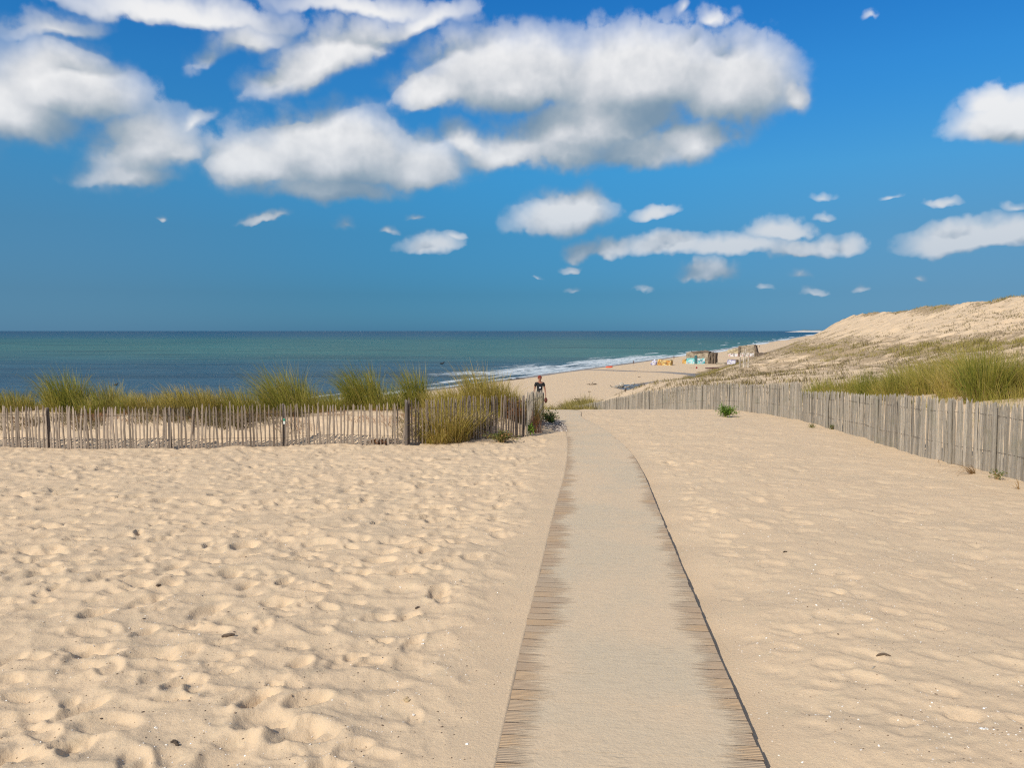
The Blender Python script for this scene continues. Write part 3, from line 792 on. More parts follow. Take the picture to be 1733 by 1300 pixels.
LG = [
 ('wispy low grass clump at the left edge of the picture, behind the picket fence', [C(15, 17.75, 0.49, 0.66, 708), C(-40, 17.55, 0.43, 0.72, 506)], M_GRASS),
 ('rounded olive grass clump with red litter, first tall one from the left', [C(110, 17.95, 0.45, 1.16, 1046, lean=(-.2, 0)), C(150, 17.65, 0.32, 0.66, 438)], M_GRASS_G),
 ('thin pale grass clump right of the first tall olive clump', [C(180, 18.35, 0.38, 0.86, 405), C(212, 17.75, 0.27, 0.62, 337)], M_GRASS),
 ('low drooping yellow clump between the two taller clumps on the far left', [C(250, 17.95, 0.54, 0.58, 708), C(285, 17.65, 0.38, 0.48, 421)], M_GRASS_Y),
 ('bushy yellow grass clump left of the tallest one, straw tips over the sea', [C(325, 17.85, 0.59, 0.79, 1046), C(370, 18.15, 0.49, 0.84, 708)], M_GRASS_Y),
 ('dense mid height grass clump touching the tallest one on its left side', [C(415, 18.05, 0.54, 0.86, 1012)], M_GRASS),
 ('tallest dark green grass clump behind the brown picket fence, bent to the left', [C(485, 18.25, 0.45, 1.47, 1282, lean=(-.25, 0)), C(505, 17.95, 0.43, 0.96, 708, lean=(-.15, 0))], M_GRASS_G),
 ('low yellow clump in the dip right of the tallest clump', [C(560, 17.95, 0.54, 0.62, 708)], M_GRASS),
 ('second tallest grass clump bent left, in the middle of the left row', [C(618, 18.15, 0.39, 1.30, 1046, lean=(-.28, 0)), C(648, 17.95, 0.38, 0.74, 506)], M_GRASS_G),
 ('thin upright green clump just left of the forked fence corner post', [C(704, 18.45, 0.28, 1.25, 641, lean=(-.15, 0)), C(675, 18.05, 0.32, 0.60, 337)], M_GRASS_G),
 ('loose straw coloured clump just right of the forked fence corner post', [C(755, 17.95, 0.49, 0.74, 708), C(780, 18.35, 0.38, 0.72, 438)], M_GRASS_Y),
 ('broad golden clump left of the walking person, seen against the surf', [C(825, 18.55, 0.54, 1.28, 1282, lean=(-.1, 0)), C(855, 18.75, 0.49, 0.96, 877)], M_GRASS_Y),
 ('clump of arching golden blades reaching to the walking person', [C(885, 19.15, 0.39, 0.86, 776, lean=(.12, 0)), C(872, 18.75, 0.32, 0.84, 506)], M_GRASS_Y),
]
for lab, ps, mt in LG: grass_clump(lab, ps, mt, 'dune grass clumps behind the left fences')
# clump spilling over the fence
grass_clump('big straw yellow clump drooping through and over the short picket run', [
    C(752, 16.0, .50, 1.15, 1200, lean=(.02, -.15), spread=.95, droop=.40), C(738, 15.7, .30, .62, 420, lean=(-.1, -.25), spread=1.0, droop=.5), C(785, 16.6, .38, 1.0, 560, lean=(.1, -.1), spread=.8)], M_GRASS_Y, 'dune grass clumps behind the left fences')
sp = clump_specs((908 - CX) / F * 17.9, 17.9, .16, .62, 160, lean=(0, -.05), spread=.35, w=.007)
o = empty('dry_grass_clump', ((908 - CX) / F * 17.9, 17.9, float(H((908 - CX) / F * 17.9, 17.9))), 'rust brown dead grass at the end of the picket fence', 'grass clump')
V, Fc = blades(sp); mesh_np('dead_blades', V - np.array(o.location), Fc, M_RUST, o)
# right of the tall fence
RGc = [
 ('short bluish green clump at the step in the grey fence', [C(1372, 25.5, .45, 0.61, 338), C(1395, 25., .3, 0.76, 338)], M_GRASS_G),
 ('low pale grass clump behind the grey fence, right of the fence step', [C(1425, 24., .6, 0.71, 546)], M_GRASS),
 ('dark upright clump with rusty foot behind the grey fence', [C(1468, 21.6, .28, 1.12, 546, lean=(-.12, 0), spread=.4)], M_GRASS_G),
 ('yellow green clump right of the dark upright one', [C(1505, 21., .45, 0.88, 624), C(1530, 21.5, .4, 0.98, 494)], M_GRASS),
 ('wide soft clump in the middle of the row behind the grey fence', [C(1575, 20.0, .5, 1.04, 806), C(1555, 22.5, .5, 1.16, 494)], M_GRASS),
 ('straw tipped clump left of the largest green clump', [C(1618, 18.6, .38, 1.00, 676), C(1625, 21.5, .5, 1.34, 546)], M_GRASS_Y),
 ('largest green grass clump, fanning high over the grey fence on the right', [C(1672, 16.8, .42, 1.40, 1300, lean=(-.02, 0), spread=.6), C(1655, 18.5, .4, 1.46, 546)], M_GRASS_G),
 ('golden clump behind the largest green one, against the bare slope', [C(1655, 22.5, .6, 1.46, 546), C(1600, 24, .7, 1.22, 494)], M_GRASS_Y),
 ('arching clump at the right edge of the picture behind the grey fence', [C(1728, 17.2, .42, 1.28, 806, lean=(.05, 0)), C(1765, 16.8, .5, 1.22, 650)], M_GRASS),
]
for lab, ps, mt in RGc: grass_clump(lab, ps, mt, 'dune grass clumps behind the right fences')
# uncountable lower grass between them
sp = []
for k in range(230):
    px = rng.uniform(-480, 880); y = rng.uniform(17.6, 20.8)
    sp.append(clump_specs((px - CX) / F * y, y, .3, rng.uniform(.28, .62), 48, w=.007))
for k in range(130):
    y = rng.uniform(14.5, 27); x = float(xfence(y)) + rng.uniform(1.7, 6.5)
    sp.append(clump_specs(x, y, .35, rng.uniform(.35, .7), 70, w=.006))
V, Fc = blades(np.concatenate(sp), 4)
tag(mesh_np('grass', V, Fc, M_GRASS), 'low yellow green dune grass filling the gaps behind the fences', 'grass', None, 'stuff')
# dune vegetation on the slope
def scatter_tufts(n_try, ylo, yhi, xlo, xhi, hmin, hmax, nb, w):
    y = np.exp(rng.uniform(math.log(ylo), math.log(yhi), n_try)); tn = rng.uniform(xlo, xhi, n_try)
    x = tn * y
    dens = veg(x, y) * (x > xfence(y) + .8)
    dens = dens * (.45 + 1.2 * sst(-.25, .5, fbm(x / 5., y / 5., 3, 85)))
    keep = rng.uniform(0, 1, n_try) < dens
    x, y, dens = x[keep], y[keep], dens[keep]
    out = []
    m_ = len(x)
    X_ = np.repeat(x, nb); Y_ = np.repeat(y, nb); Dn = np.repeat(dens, nb)
    n2 = len(X_); dist = np.hypot(X_, Y_)
    hh = rng.uniform(hmin, hmax, n2) * (.55 + .6 * np.clip(Dn, 0, 1)); a = rng.uniform(0, 2 * math.pi, n2)
    bx = X_ + rng.normal(0, .12, n2) * (1 + dist / 120.); by = Y_ + rng.normal(0, .12, n2) * (1 + dist / 120.)
    ww = w * (1 + dist / 60.)
    return np.stack([bx, by, H(bx, by) - .03, hh, np.cos(a) * hh * .5, np.sin(a) * hh * .5, ww * rng.uniform(.6, 1.3, n2), np.full(n2, .2)], 1)
sp = np.concatenate([scatter_tufts(34000, 26, 260, .02, .72, .15, .55, 9, .014), scatter_tufts(2200, 24, 60, .2, .72, .15, .4, 14, .009)])
bandness = veg(sp[:, 0], sp[:, 1])
midx = np.where((bandness < .5) & (rng.uniform(0, 1, len(sp)) < .8), 1, 0)
V, Fc = blades(sp, 2)
mi_ = np.concatenate([midx, midx])
tag(mesh_np('dune_vegetation', V, Fc, [M_SCRUB, M_SCRUBD], matidx=mi_), 'dry brown and olive plants scattered over the dune slope', 'vegetation', None, 'stuff')
# face of the dune: dense scrub band down to the beach
sp = []
for k in range(2600):
    px = rng.uniform(925, 1300); y = rng.uniform(58, 260); x = (px - CX) / F * y
    v, s_ = vs(x, y)
    if not (-39 < v < -18): continue
    if rng.random() > sst(-39.5, -36, v) * (sst(-17, -25, v) * .9 + .1): continue
    sp.append(clump_specs(x, y, .7, rng.uniform(.4, .9), 26, w=.05, spread=1.0))
for k in range(420):
    y = rng.uniform(44, 60); x = rng.uniform(1.2, 5.5)
    if x > float(xfence(y)) + 3.5: continue
    px = x / y * F + CX
    if px > 925 and px < 1010 and not (float(xl(min(y, 43))) < x < float(xr(min(y, 43))) and y < 44):
        sp.append(clump_specs(x, y, .5, rng.uniform(.7, 1.35), 30, w=.03, spread=.9))
V, Fc = blades(np.concatenate(sp), 3)
tag(mesh_np('dune_scrub', V, Fc, M_SCRUB), 'olive brown scrub on the steep dune face above the beach', 'scrub', None, 'stuff')

# leafy plants
def leafy(name, label, cat, c, rad_, n_, leaf, mat, stem_mat=M_STRAW, group=None, nst=14, up=.6):
    """a low leafy plant: stems spring from the base, leaves along them"""
    x, y = c; z = float(H(x, y)); o = empty(name, (x, y, z), label, cat, group)
    st = MB(); lv = []; lf = []
    for k in range(nst):
        a = rng.uniform(0, 2 * math.pi); r = rng.uniform(.3, 1)
        tip = np.array([math.cos(a) * r * rad_[0], math.sin(a) * r * rad_[1], rad_[2] * rng.uniform(.45, 1.0) * (1.1 - .5 * r)])
        mid = tip * np.array([.4, .4, .75])
        st.tube([(x, y, z - .02), tuple(np.array([x, y, z]) + mid), tuple(np.array([x, y, z]) + tip)], [.006, .004, .002], 4, False)
        for j in range(n_ // nst):
            t_ = rng.uniform(.25, 1.0)
            p = (mid * (t_ / .5) if t_ < .5 else mid + (tip - mid) * ((t_ - .5) / .5)) + rng.normal(0, leaf * .9, 3)
            u = rng.normal(0, 1, 3); u /= np.linalg.norm(u); w_ = np.cross(u, rng.normal(0, 1, 3)); w_ /= np.linalg.norm(w_)
            l_ = leaf * rng.uniform(.6, 1.3)
            p = p + np.array([x, y, z]); p[2] = max(p[2], z + .004)
            b0 = len(lv); lv += [p - u * l_ * .5, p + w_ * l_ * .28, p + u * l_ * .5, p - w_ * l_ * .28]; lf.append([b0, b0 + 1, b0 + 2, b0 + 3])
    st.build('stems', stem_mat, o)
    mesh_np('leaves', np.array(lv) - np.array([x, y, z]), np.array(lf), mat, o)
    return o
def at(px, py): return cast(px, py)[:2]
leafy('leafy_plant', 'bright green leafy plant on the sand at the grey fence', 'plant', at(1227, 706), (.42, .35, .42), 1300, .045, M_LEAF, nst=24)
M_DULL = mat_leaf('dull_leaf', [(0, (.09, .12, .03)), (.5, (.16, .19, .05)), (1, (.28, .24, .08))])
for px, py, s_, lab in ((1374, 724, .11, 'tiny dry green sprig left of the other one near the fence step'), (1408, 727, .15, 'small olive sprig at the grey fence foot, between two others'),
        (1493, 750, .13, 'low dark creeping sprig lying left of the green seedling at the fence'), (1513, 752, .15, 'green seedling against the grey fence below the upright dark clump'),
        (1687, 812, .16, 'small yellow green weed at the foot of the nearest grey pickets')):
    leafy('weed', lab, 'plant', at(px, py), (s_, s_, s_ * .9), 130, .03, M_DULL, group='weeds along the foot of the grey fence', nst=8)
leafy('shrub', 'dark twiggy bush growing through the short picket run', 'shrub', ((822 - CX) / F * 17.0, 17.0), (.55, .4, .62), 2200, .030, mat_leaf('dark_twig', [(0, (.035, .03, .015)), (.5, (.10, .075, .035)), (.8, (.13, .13, .05)), (1, (.24, .13, .07))], .1), nst=60)
leafy('shrub', 'reddish green creeping plant in front of the picket fence', 'shrub', at(850, 749), (.42, .25, .26), 1300, .035, mat_leaf('red_green', [(0, (.10, .13, .03)), (.4, (.17, .19, .04)), (.7, (.32, .15, .06)), (1, (.42, .25, .12))]), nst=36)
leafy('shrub', 'rusty flowering tangle seen between the picket slats left of the fence end', 'shrub', ((868 - CX) / F * 18.3, 18.3), (.5, .3, .62), 1400, .035, M_RUST, nst=50)
leafy('leafy_plant', 'small fresh green sprout in front of the fence end', 'plant', ((899 - CX) / F * 17.35, 17.35), (.12, .08, .36), 160, .05, M_LEAF, nst=8)
leafy('shrub', 'dark green bush between the fence end and the pebbles', 'shrub', ((930 - CX) / F * 20.2, 20.2), (.28, .4, .45), 900, .045, mat_leaf('bush_green', [(0, (.04, .07, .015)), (.6, (.10, .15, .03)), (1, (.26, .28, .09))]), nst=30)
leafy('shrub', 'low rust red plant under the long brown fence', 'shrub', at(645, 752), (.42, .18, .14), 420, .03, M_RUST, nst=20)
# rust litter along the left fence
sp = []
for px, n_ in ((60, 5), (120, 6), (245, 7), (300, 10), (340, 9), (400, 8), (450, 7), (480, 6), (30, 6), (150, 8), (165, 8), (270, 6), (320, 8), (350, 8), (420, 4), (520, 3), (600, 3), (640, 6), (700, 8), (720, 8), (560, 3)):
    for k in range(n_):
        y = rng.uniform(16.1, 18.2); x = (px + rng.normal(0, 18) - CX) / F * y
        sp.append(clump_specs(x, y, .25, rng.uniform(.10, .26), 40, w=.007, spread=1.6, droop=.5))
V, Fc = blades(np.concatenate(sp), 3)
tag(mesh_np('plant_litter', V, Fc, M_RUST), 'rusty dead plant litter on the sand behind the brown fence', 'litter', None, 'stuff')
sp = []
for px, n_ in ((120, 5), (150, 8), (240, 5), (262, 6), (300, 12), (325, 12), (350, 11), (372, 9), (395, 9), (415, 8), (440, 8), (465, 7), (490, 7), (20, 5), (45, 5), (690, 7), (715, 9)):
    for k in range(n_):
        y = rng.uniform(15.9, 17.7); x = (px + rng.normal(0, 14) - CX) / F * y
        sp.append(clump_specs(x, y, .26, rng.uniform(.16, .42), 46, w=.009, spread=1.5, droop=.5))
V, Fc = blades(np.concatenate(sp), 3)
tag(mesh_np('undergrowth', V, Fc, M_SCRUBD), 'dark dry twigs and low growth behind the long brown fence', 'undergrowth', None, 'stuff')
# dry stalks in front of the grey fence
def stalks(label, px, py, n_, h, lean, mat=M_STRAW, w=.008):
    x, y = at(px, py); sp = clump_specs(x, y, .04, h, n_, lean=lean, spread=.9, w=w, droop=.6)
    o = empty('dry_stalk', (x, y, float(H(x, y))), label, 'stalk'); V, Fc = blades(sp); mesh_np('blades', V - np.array(o.location), Fc, mat, o)
stalks('straw tuft bent flat over the sand before the nearest grey pickets', 1648, 802, 40, .36, (-1.0, -.3))
stalks('single dry stalk leaning in the sand in front of the grey fence', 1589, 783, 3, .30, (.1, -.9))
stalks('few thin dry stalks at the right edge under the fence', 1722, 828, 9, .22, (-.4, .1))

# ------------------------------------------------------------------ pebbles and debris
def many_stones(name, label, cat, pts, sizes, mat, sub=1, flatness=.55, kind='stuff'):
    import bmesh
    bm = bmesh.new(); bmesh.ops.create_icosphere(bm, subdivisions=sub, radius=1)
    B = np.array([v.co[:] for v in bm.verts]); Fb = np.array([[v.index for v in f.verts] for f in bm.faces]); bm.free()
    n_ = len(pts); th = rng.uniform(0, 2 * math.pi, n_)
    sc = np.stack([sizes, sizes * rng.uniform(.5, .95, n_), sizes * flatness * rng.uniform(.5, 1.1, n_)], 1)
    V = B[None] * sc[:, None] * (1 + rng.uniform(-.22, .22, (n_, len(B), 1)))
    c, s_ = np.cos(th)[:, None], np.sin(th)[:, None]
    tl = rng.normal(0, .35, (n_, 1))
    x = V[:, :, 0]; z = V[:, :, 2]; V = np.stack([x * np.cos(tl) - z * np.sin(tl), V[:, :, 1], x * np.sin(tl) + z * np.cos(tl)], 2)
    W = np.stack([V[:, :, 0] * c - V[:, :, 1] * s_, V[:, :, 0] * s_ + V[:, :, 1] * c, V[:, :, 2]], 2) + np.asarray(pts)[:, None]
    f = (Fb[None] + (np.arange(n_) * len(B))[:, None, None]).reshape(-1, 3)
    o = mesh_np(name, W.reshape(-1, 3), f, mat)
    return tag(o, label, cat, None, kind)
def mat_island(name, stops, rough=.7, spec=.3):
    m, nt, b = new_mat(name); n = N(nt); n.link(n.ramp(n.island(), stops), b.inputs['Base Color']); b.inputs['Roughness'].default_value = rough; b.inputs['Specular IOR Level'].default_value = spec; return m
M_PEB = mat_island('pebble', [(0, (.13, .10, .08)), (.35, (.27, .21, .165)), (.65, (.38, .31, .25)), (1, (.66, .58, .48))])
n_ = 2600
a = rng.uniform(0, 2 * math.pi, n_); r_ = np.sqrt(rng.uniform(0, 1, n_))
pc = np.array([(940 - CX) / F * 20.2, 20.2])
gx_ = pc[0] + r_ * np.cos(a) * .40; gy_ = pc[1] + r_ * np.sin(a) * 1.9
gx_ = np.minimum(gx_, xl(gy_) + .03)
gz_ = H(gx_, gy_) + .06 * (1 - r_) ** .7 * rng.uniform(.2, 1, n_)
many_stones('gravel', 'heap of grey and white pebbles between fence end and path', 'pebbles', np.stack([gx_, gy_, gz_], 1), rng.uniform(.010, .030, n_), M_PEB, sub=2)
def scatter_pts(n_, x0, x1, y0, y1, cond):
    y = y0 * (y1 / y0) ** rng.uniform(0, 1, n_); x = rng.uniform(x0, x1, n_) * y
    k = cond(x, y); x, y = x[k], y[k]; return np.stack([x, y, H(x, y)], 1)
onsand_l = lambda x, y: (x < xl(y) - .05)
onsand_r = lambda x, y: (x > xr(y) + .05) & (x < xfence(y) - .2)
clus = lambda x, y: rng.uniform(0, 1, len(x)) < (.15 + 1.1 * sst(0, .7, perlin(x * 1.1, y * 1.1, 101) + .15))
P = np.concatenate([(lambda q: q[clus(q[:, 0], q[:, 1])])(scatter_pts(9000, .06, .75, 2.4, 14, onsand_r)), (lambda q: q[clus(q[:, 0], q[:, 1])])(scatter_pts(6000, -.75, .06, 2.4, 14, onsand_l)), scatter_pts(90, -.05, .35, 2.4, 9, lambda x, y: (x > xl(y)) & (x < xr(y))) + np.array([0, 0, .075])])
sz = .0022 + .0048 * rng.uniform(0, 1, len(P)) ** 3 + .0012 * (rng.uniform(0, 1, len(P)) < .03) * 4
many_stones('shell_fragments', 'white shell crumbs scattered over the sand', 'shell crumbs', P + np.array([0, 0, .0005]), sz, mat_island('shell', [(0, (.50, .42, .34)), (.5, (.72, .66, .57)), (1, (.85, .82, .76))], .5), flatness=.4)
P = np.concatenate([scatter_pts(1300, .06, .75, 2.4, 15, onsand_r), scatter_pts(2000, -.75, .06, 2.4, 15, onsand_l), scatter_pts(40, -.05, .35, 2.4, 9, lambda x, y: (x > xl(y)) & (x < xr(y))) + np.array([0, 0, .075])])
many_stones('debris', 'dark crumbs of wood and seaweed scattered over the sand', 'crumbs', P, rng.uniform(.0022, .0062, len(P)) * (1 + .8 * (rng.uniform(0, 1, len(P)) < .06)), mat_island('crumb', [(0, (.045, .03, .022)), (.6, (.13, .085, .055)), (1, (.28, .2, .13))]), flatness=.45)
# single pieces one can point at
def stick(label, px, py, L_, r, ang_, mat=M_DRIFTD, name='stick', cat='stick', lump=False):
    x, y, z = cast(px, py); z = float(H(x, y)); mb = MB(); pts = []
    for k in range(6):
        t_ = k / 5 - .5
        pts.append((x + math.cos(ang_) * t_ * L_ + rng.normal(0, r * .3), y + math.sin(ang_) * t_ * L_ + rng.normal(0, r * .3), float(H(x + math.cos(ang_) * t_ * L_, y + math.sin(ang_) * t_ * L_)) + r * .7))
    mb.tube(pts, [r * .45, r * .9, r * 1.1, r, r * .85, r * .35], 7)
    o = mb.build(name, mat, None); return tag(o, label, cat)
stick('dark brown stick lying on the smooth sand at the lower right', 1495, 1109, .072, .007, R(-18))
stick('short grey twig just below the dark brown stick', 1478, 1131, .045, .004, R(40), M_DRIFT)
stick('knobbly brown bark piece in the trampled sand, left of centre', 385, 1078, .075, .012, R(5))
stick('small dark wood scrap in the sand near the left part of the picture', 268, 992, .035, .009, R(20))
stick('slim dark twig in the sand right of the path, halfway to the fence', 1328, 935, .05, .006, R(30))
def lump(label, px, py, s_, mat, n_=5, name='sand_clod', cat='clod'):
    x, y, z = cast(px, py); mb = MB()
    for k in range(n_):
        c = (x + rng.normal(0, s_ * .8), y + rng.normal(0, s_ * .8)); V, Fb = blob((c[0], c[1], float(H(*c)) + s_ * .15), np.array([s_, s_ * .8, s_ * .6]) * rng.uniform(.5, 1.1), int(px) + k, .4, 2, 1.6)
        mb.add(V, (), Fb)
    return tag(mb.build(name, mat, None, True), label, cat)
M_CLOD = mat_flat('damp_sand_clod', (.42, .31, .18), .95, .2, 40, .1, .003)
lump('crumbled yellow sand clod in the deep footprint near the path', 688, 1187, .012, M_CLOD, 7)
lump('dark stony clod at the bottom left of the picture', 297, 1258, .012, M_DRIFTD, 5)
lump('dark broken clod left of the path in the middle distance', 705, 1030, .013, M_DRIFTD, 4)
lump('bright white shell cluster on the sand at the lower right', 1667, 1235, .009, mat_flat('shell_white', (.75, .72, .66), .5), 5, 'shell', 'shell')

# ------------------------------------------------------------------ beach things
def beach(px, py): return cast(px, py, H, 110.)
def mat_concrete(name, base, blobs=None, scale=1.2):
    m, nt, b = new_mat(name); n = N(nt)
    tc = n.node('ShaderNodeTexCoord').outputs['Object']
    f = n.noise(tc, .8, 5, .65); c = n.mix(n.mapr(f, .35, .65), base, tuple(x * .55 for x in base))
    if blobs:
        vo = n.node('ShaderNodeTexVoronoi'); n.link(n.vmath('ADD', tc, n.vmath('SCALE', n.noise(tc, 1.5, 3, .6, out=1), 1.2)), vo.inputs['Vector']); vo.inputs['Scale'].default_value = scale
        sep = n.node('ShaderNodeSeparateColor'); n.link(vo.outputs['Color'], sep.inputs[0])
        g = n.ramp(sep.outputs[0], blobs, 'CONSTANT')
        c = n.mix(n.mapr(n.noise(tc, .6, 3), .36, .42), c, g)
    n.link(c, b.inputs['Base Color']); b.inputs['Roughness'].default_value = .9
    n.link(n.bump(n.noise(tc, 3, 5, .7), .6, .12), b.inputs['Normal'])
    return m
M_CONC = mat_concrete('old_concrete', (.36, .29, .20))
M_CONCD = mat_concrete('dark_shaded_concrete', (.17, .125, .085))  # darker concrete copy; its tone paints shade into the bunkers' right ends
M_TURQ = mat_concrete('turquoise_graffiti', (.40, .40, .38), [(0, (.10, .42, .42)), (.25, (.42, .52, .52)), (.45, (.16, .48, .46)), (.6, (.28, .34, .38)), (.8, (.54, .54, .52)), (.9, (.04, .16, .20))], 1.3)
M_PINK = mat_concrete('pink_white_graffiti', (.38, .33, .28), [(0, (.48, .30, .27)), (.2, (.54, .50, .46)), (.5, (.18, .15, .15)), (.65, (.55, .53, .51)), (.85, (.32, .27, .22))], 1.2)
M_PURP = mat_concrete('purple_white_graffiti', (.36, .34, .36), [(0, (.24, .22, .42)), (.3, (.50, .48, .54)), (.6, (.18, .15, .34)), (.75, (.54, .52, .55))], 1.6)
M_YELL = mat_concrete('yellow_graffiti', (.40, .29, .13), [(0, (.52, .33, .09)), (.3, (.42, .20, .05)), (.5, (.56, .46, .22)), (.75, (.30, .17, .07)), (.9, (.55, .40, .16))], 1.3)
def rough_box(mb, c, size, rz, amp=.15, n_=5, **k):
    """box with broken, uneven faces"""
    import bmesh
    bm = bmesh.new(); bmesh.ops.create_cube(bm, size=1); bmesh.ops.subdivide_edges(bm, edges=bm.edges, cuts=n_, use_grid_fill=True)
    V = np.array([v.co[:] for v in bm.verts]); Fb = np.array([[v.index for v in f.verts] for f in bm.faces]); bm.free()
    V = V * np.array(size)
    sd = int(abs(c[0]) * 10) % 97
    V = V + amp * np.stack([fbm(V[:, 1] * .8 + 3, V[:, 2] * .8, 3, sd), fbm(V[:, 0] * .8, V[:, 2] * .8 + 5, 3, sd + 1), 1.1 * fbm(V[:, 0] * .7, V[:, 1] * .7, 3, sd + 2)], 1)
    M_ = Matrix.Rotation(rz, 3, 'Z') @ Matrix.Rotation(k.get('tx', 0), 3, 'X') @ Matrix.Rotation(k.get('ty', 0), 3, 'Y')
    V = V @ np.array(M_).T + np.array(c); mb.add(V, Fb)
def loc2(o, rz, dx, dy, dz): return (o[0] + math.cos(rz) * dx - math.sin(rz) * dy, o[1] + math.sin(rz) * dx + math.cos(rz) * dy, o[2] + dz)
RZ = R(-24)
# main ruin with turquoise paint
b0 = beach(1186, 616); rz = RZ
bk = empty('bunker', tuple(b0), 'broken concrete bunker painted turquoise and white, with dark ruined end', 'bunker')
m1 = MB(); rough_box(m1, loc2(b0, rz, -1.4, 3, 2.0), (8.6, 6, 5), rz, .35, 7); m1.build('wall', M_CONC, bk)
m1 = MB(); rough_box(m1, loc2(b0, rz, -2.0, -.15, .95), (7.2, .5, 2.5), rz, .12, 5); m1.build('painted_wall', M_TURQ, bk)
m1 = MB(); rough_box(m1, loc2(b0, rz, -.3, 2.6, 4.55), (7.0, 5.4, .5), rz, .35, 7, ty=R(-2)); rough_box(m1, loc2(b0, rz, 1.0, 2.0, 4.95), (3.0, 1.2, .35), rz, .3, 4); m1.build('roof', M_CONCD, bk)
m1 = MB(); rough_box(m1, loc2(b0, rz, 4.4, 3.0, 2.0), (2.4, 5.4, 4.6), rz, .35, 6); m1.build('ruined_end', M_CONCD, bk)
for dx in (3.2, 4.4, 5.4):
    m1 = MB(); rough_box(m1, loc2(b0, rz, dx, -.1, 2.0), (.55, .7, 4.4 - .3 * rng.random()), rz, .15, 3); m1.build('pillar', M_CONCD, bk)
m1 = MB(); rough_box(m1, loc2(b0, rz, -1.9, -.55, 1.6), (.9, .6, 3.4), rz, .12, 3); m1.build('buttress', mat_concrete('teal_dark', (.04, .14, .15)), bk)
m1 = MB(); rough_box(m1, loc2(b0, rz, -6.6, 1.5, .6), (1.6, 2.2, 1.9), rz, .3, 4); m1.build('broken_corner', M_YELL, bk)
# far ruin
b1 = beach(1258, 603.5); bk = empty('bunker', tuple(b1), 'tall tilted bunker slab on the beach farther away, pink and white painted foot', 'bunker')
m1 = MB(); rough_box(m1, loc2(b1, rz, 1.6, 4, 2.5), (7.6, 6, 6.2), rz, .3, 7, ty=R(-6)); m1.build('slab', M_CONC, bk)
m1 = MB(); rough_box(m1, loc2(b1, rz, -5.0, 3, 1.4), (5.4, 5, 4.2), rz, .4, 6, ty=R(-8)); m1.build('low_wall', mat_concrete('pale_yellow_concrete', (.44, .36, .22)), bk)
m1 = MB(); rough_box(m1, loc2(b1, rz, 1.2, .6, .8), (7.6, .5, 1.9), rz, .12, 5); rough_box(m1, loc2(b1, rz, -5.0, .2, .6), (5.0, .5, 1.8), rz, .12, 5); m1.build('painted_foot', M_PINK, bk)
m1 = MB(); rough_box(m1, loc2(b1, rz, -2.2, .5, 2.4), (.8, .9, 5.4), rz, .12, 3); m1.build('dark_crack', M_CONCD, bk)
m1 = MB(); rough_box(m1, loc2(b1, rz, 6.1, 3.2, 2.6), (.9, 6.4, 5.8), rz, .25, 5, ty=R(-14)); m1.build('end_wall', M_CONCD, bk)
m1 = MB(); rough_box(m1, loc2(b1, rz, 9.0, 2.0, .7), (4.0, 4, 2.2), rz, .3, 5); m1.build('fallen_block', M_CONCD, bk)
# small painted block
b2 = beach(1238, 616.5); bk = empty('bunker', tuple(b2), 'small box shaped bunker with purple and white graffiti, half in the dune', 'bunker')
m1 = MB(); rough_box(m1, loc2(b2, rz, .3, 1.5, .7), (3.7, 2.6, 2.1), rz, .08, 4); m1.build('block', M_CONCD, bk)
m1 = MB(); rough_box(m1, loc2(b2, rz, -.1, .15, .7), (3.1, .2, 1.9), rz, .05, 4); m1.build('painted_face', M_PURP, bk)
b3 = beach(1222, 617.5); m1 = MB(); rough_box(m1, (b3[0], b3[1] + 1, b3[2] + .25), (3.6, 2, .9), rz, .25, 5); tag(m1.build('concrete_rubble', M_CONC), 'low brown concrete slab left of the purple graffiti block', 'rubble')
# yellow mound
b4 = beach(1124, 618.5); bk = empty('bunker', tuple(b4), 'low bunker remains painted yellow and orange near the water', 'bunker')
m1 = MB(); rough_box(m1, loc2(b4, rz, 0, 2, .75), (4.9, 4, 2.4), rz, .35, 6); m1.build('body', M_YELL, bk)
m1 = MB(); rough_box(m1, loc2(b4, rz, .1, 2.2, 1.95), (4.1, 3.4, .4), rz, .2, 5); m1.build('roof', M_CONC, bk)
b5 = beach(1108, 618); V, Fb = blob((b5[0], b5[1] + .8, b5[2] + .55), (1.15, 1.2, 1.25), 5, .35, 3, 1.5); m1 = MB(); m1.add(V, (), Fb)
tag(m1.build('boulder', M_PURP), 'grey purple painted concrete lump left of the yellow bunker', 'boulder')
b6 = beach(1205, 624); m1 = MB(); rough_box(m1, (b6[0], b6[1], b6[2] + .1), (4.0, 2.6, .5), R(5), .12, 5)
tag(m1.build('concrete_slab', mat_concrete('red_dark_slab', (.12, .05, .045))), 'flat dark red slab in the sand at the scrub edge', 'slab')
b7 = beach(1179, 624); m1 = MB(); V, Fb = blob((b7[0], b7[1], b7[2] + .3), (.32, .25, .36), 8, .2, 2); m1.add(V, (), Fb)
tag(m1.build('bag', mat_flat('red_bag', (.26, .03, .03)), None, True), 'small dark red bag on the open sand below the turquoise bunker', 'bag')
b8 = beach(1172, 622.5); m1 = MB(); m1.tube([(b8[0] - 1.2, b8[1], b8[2] + .06), (b8[0], b8[1] + .1, b8[2] + .1), (b8[0] + 1.1, b8[1], b8[2] + .06)], [.07, .09, .06], 6)
tag(m1.build('log', M_DRIFT), 'thin pale log beside the dark red bag', 'log')
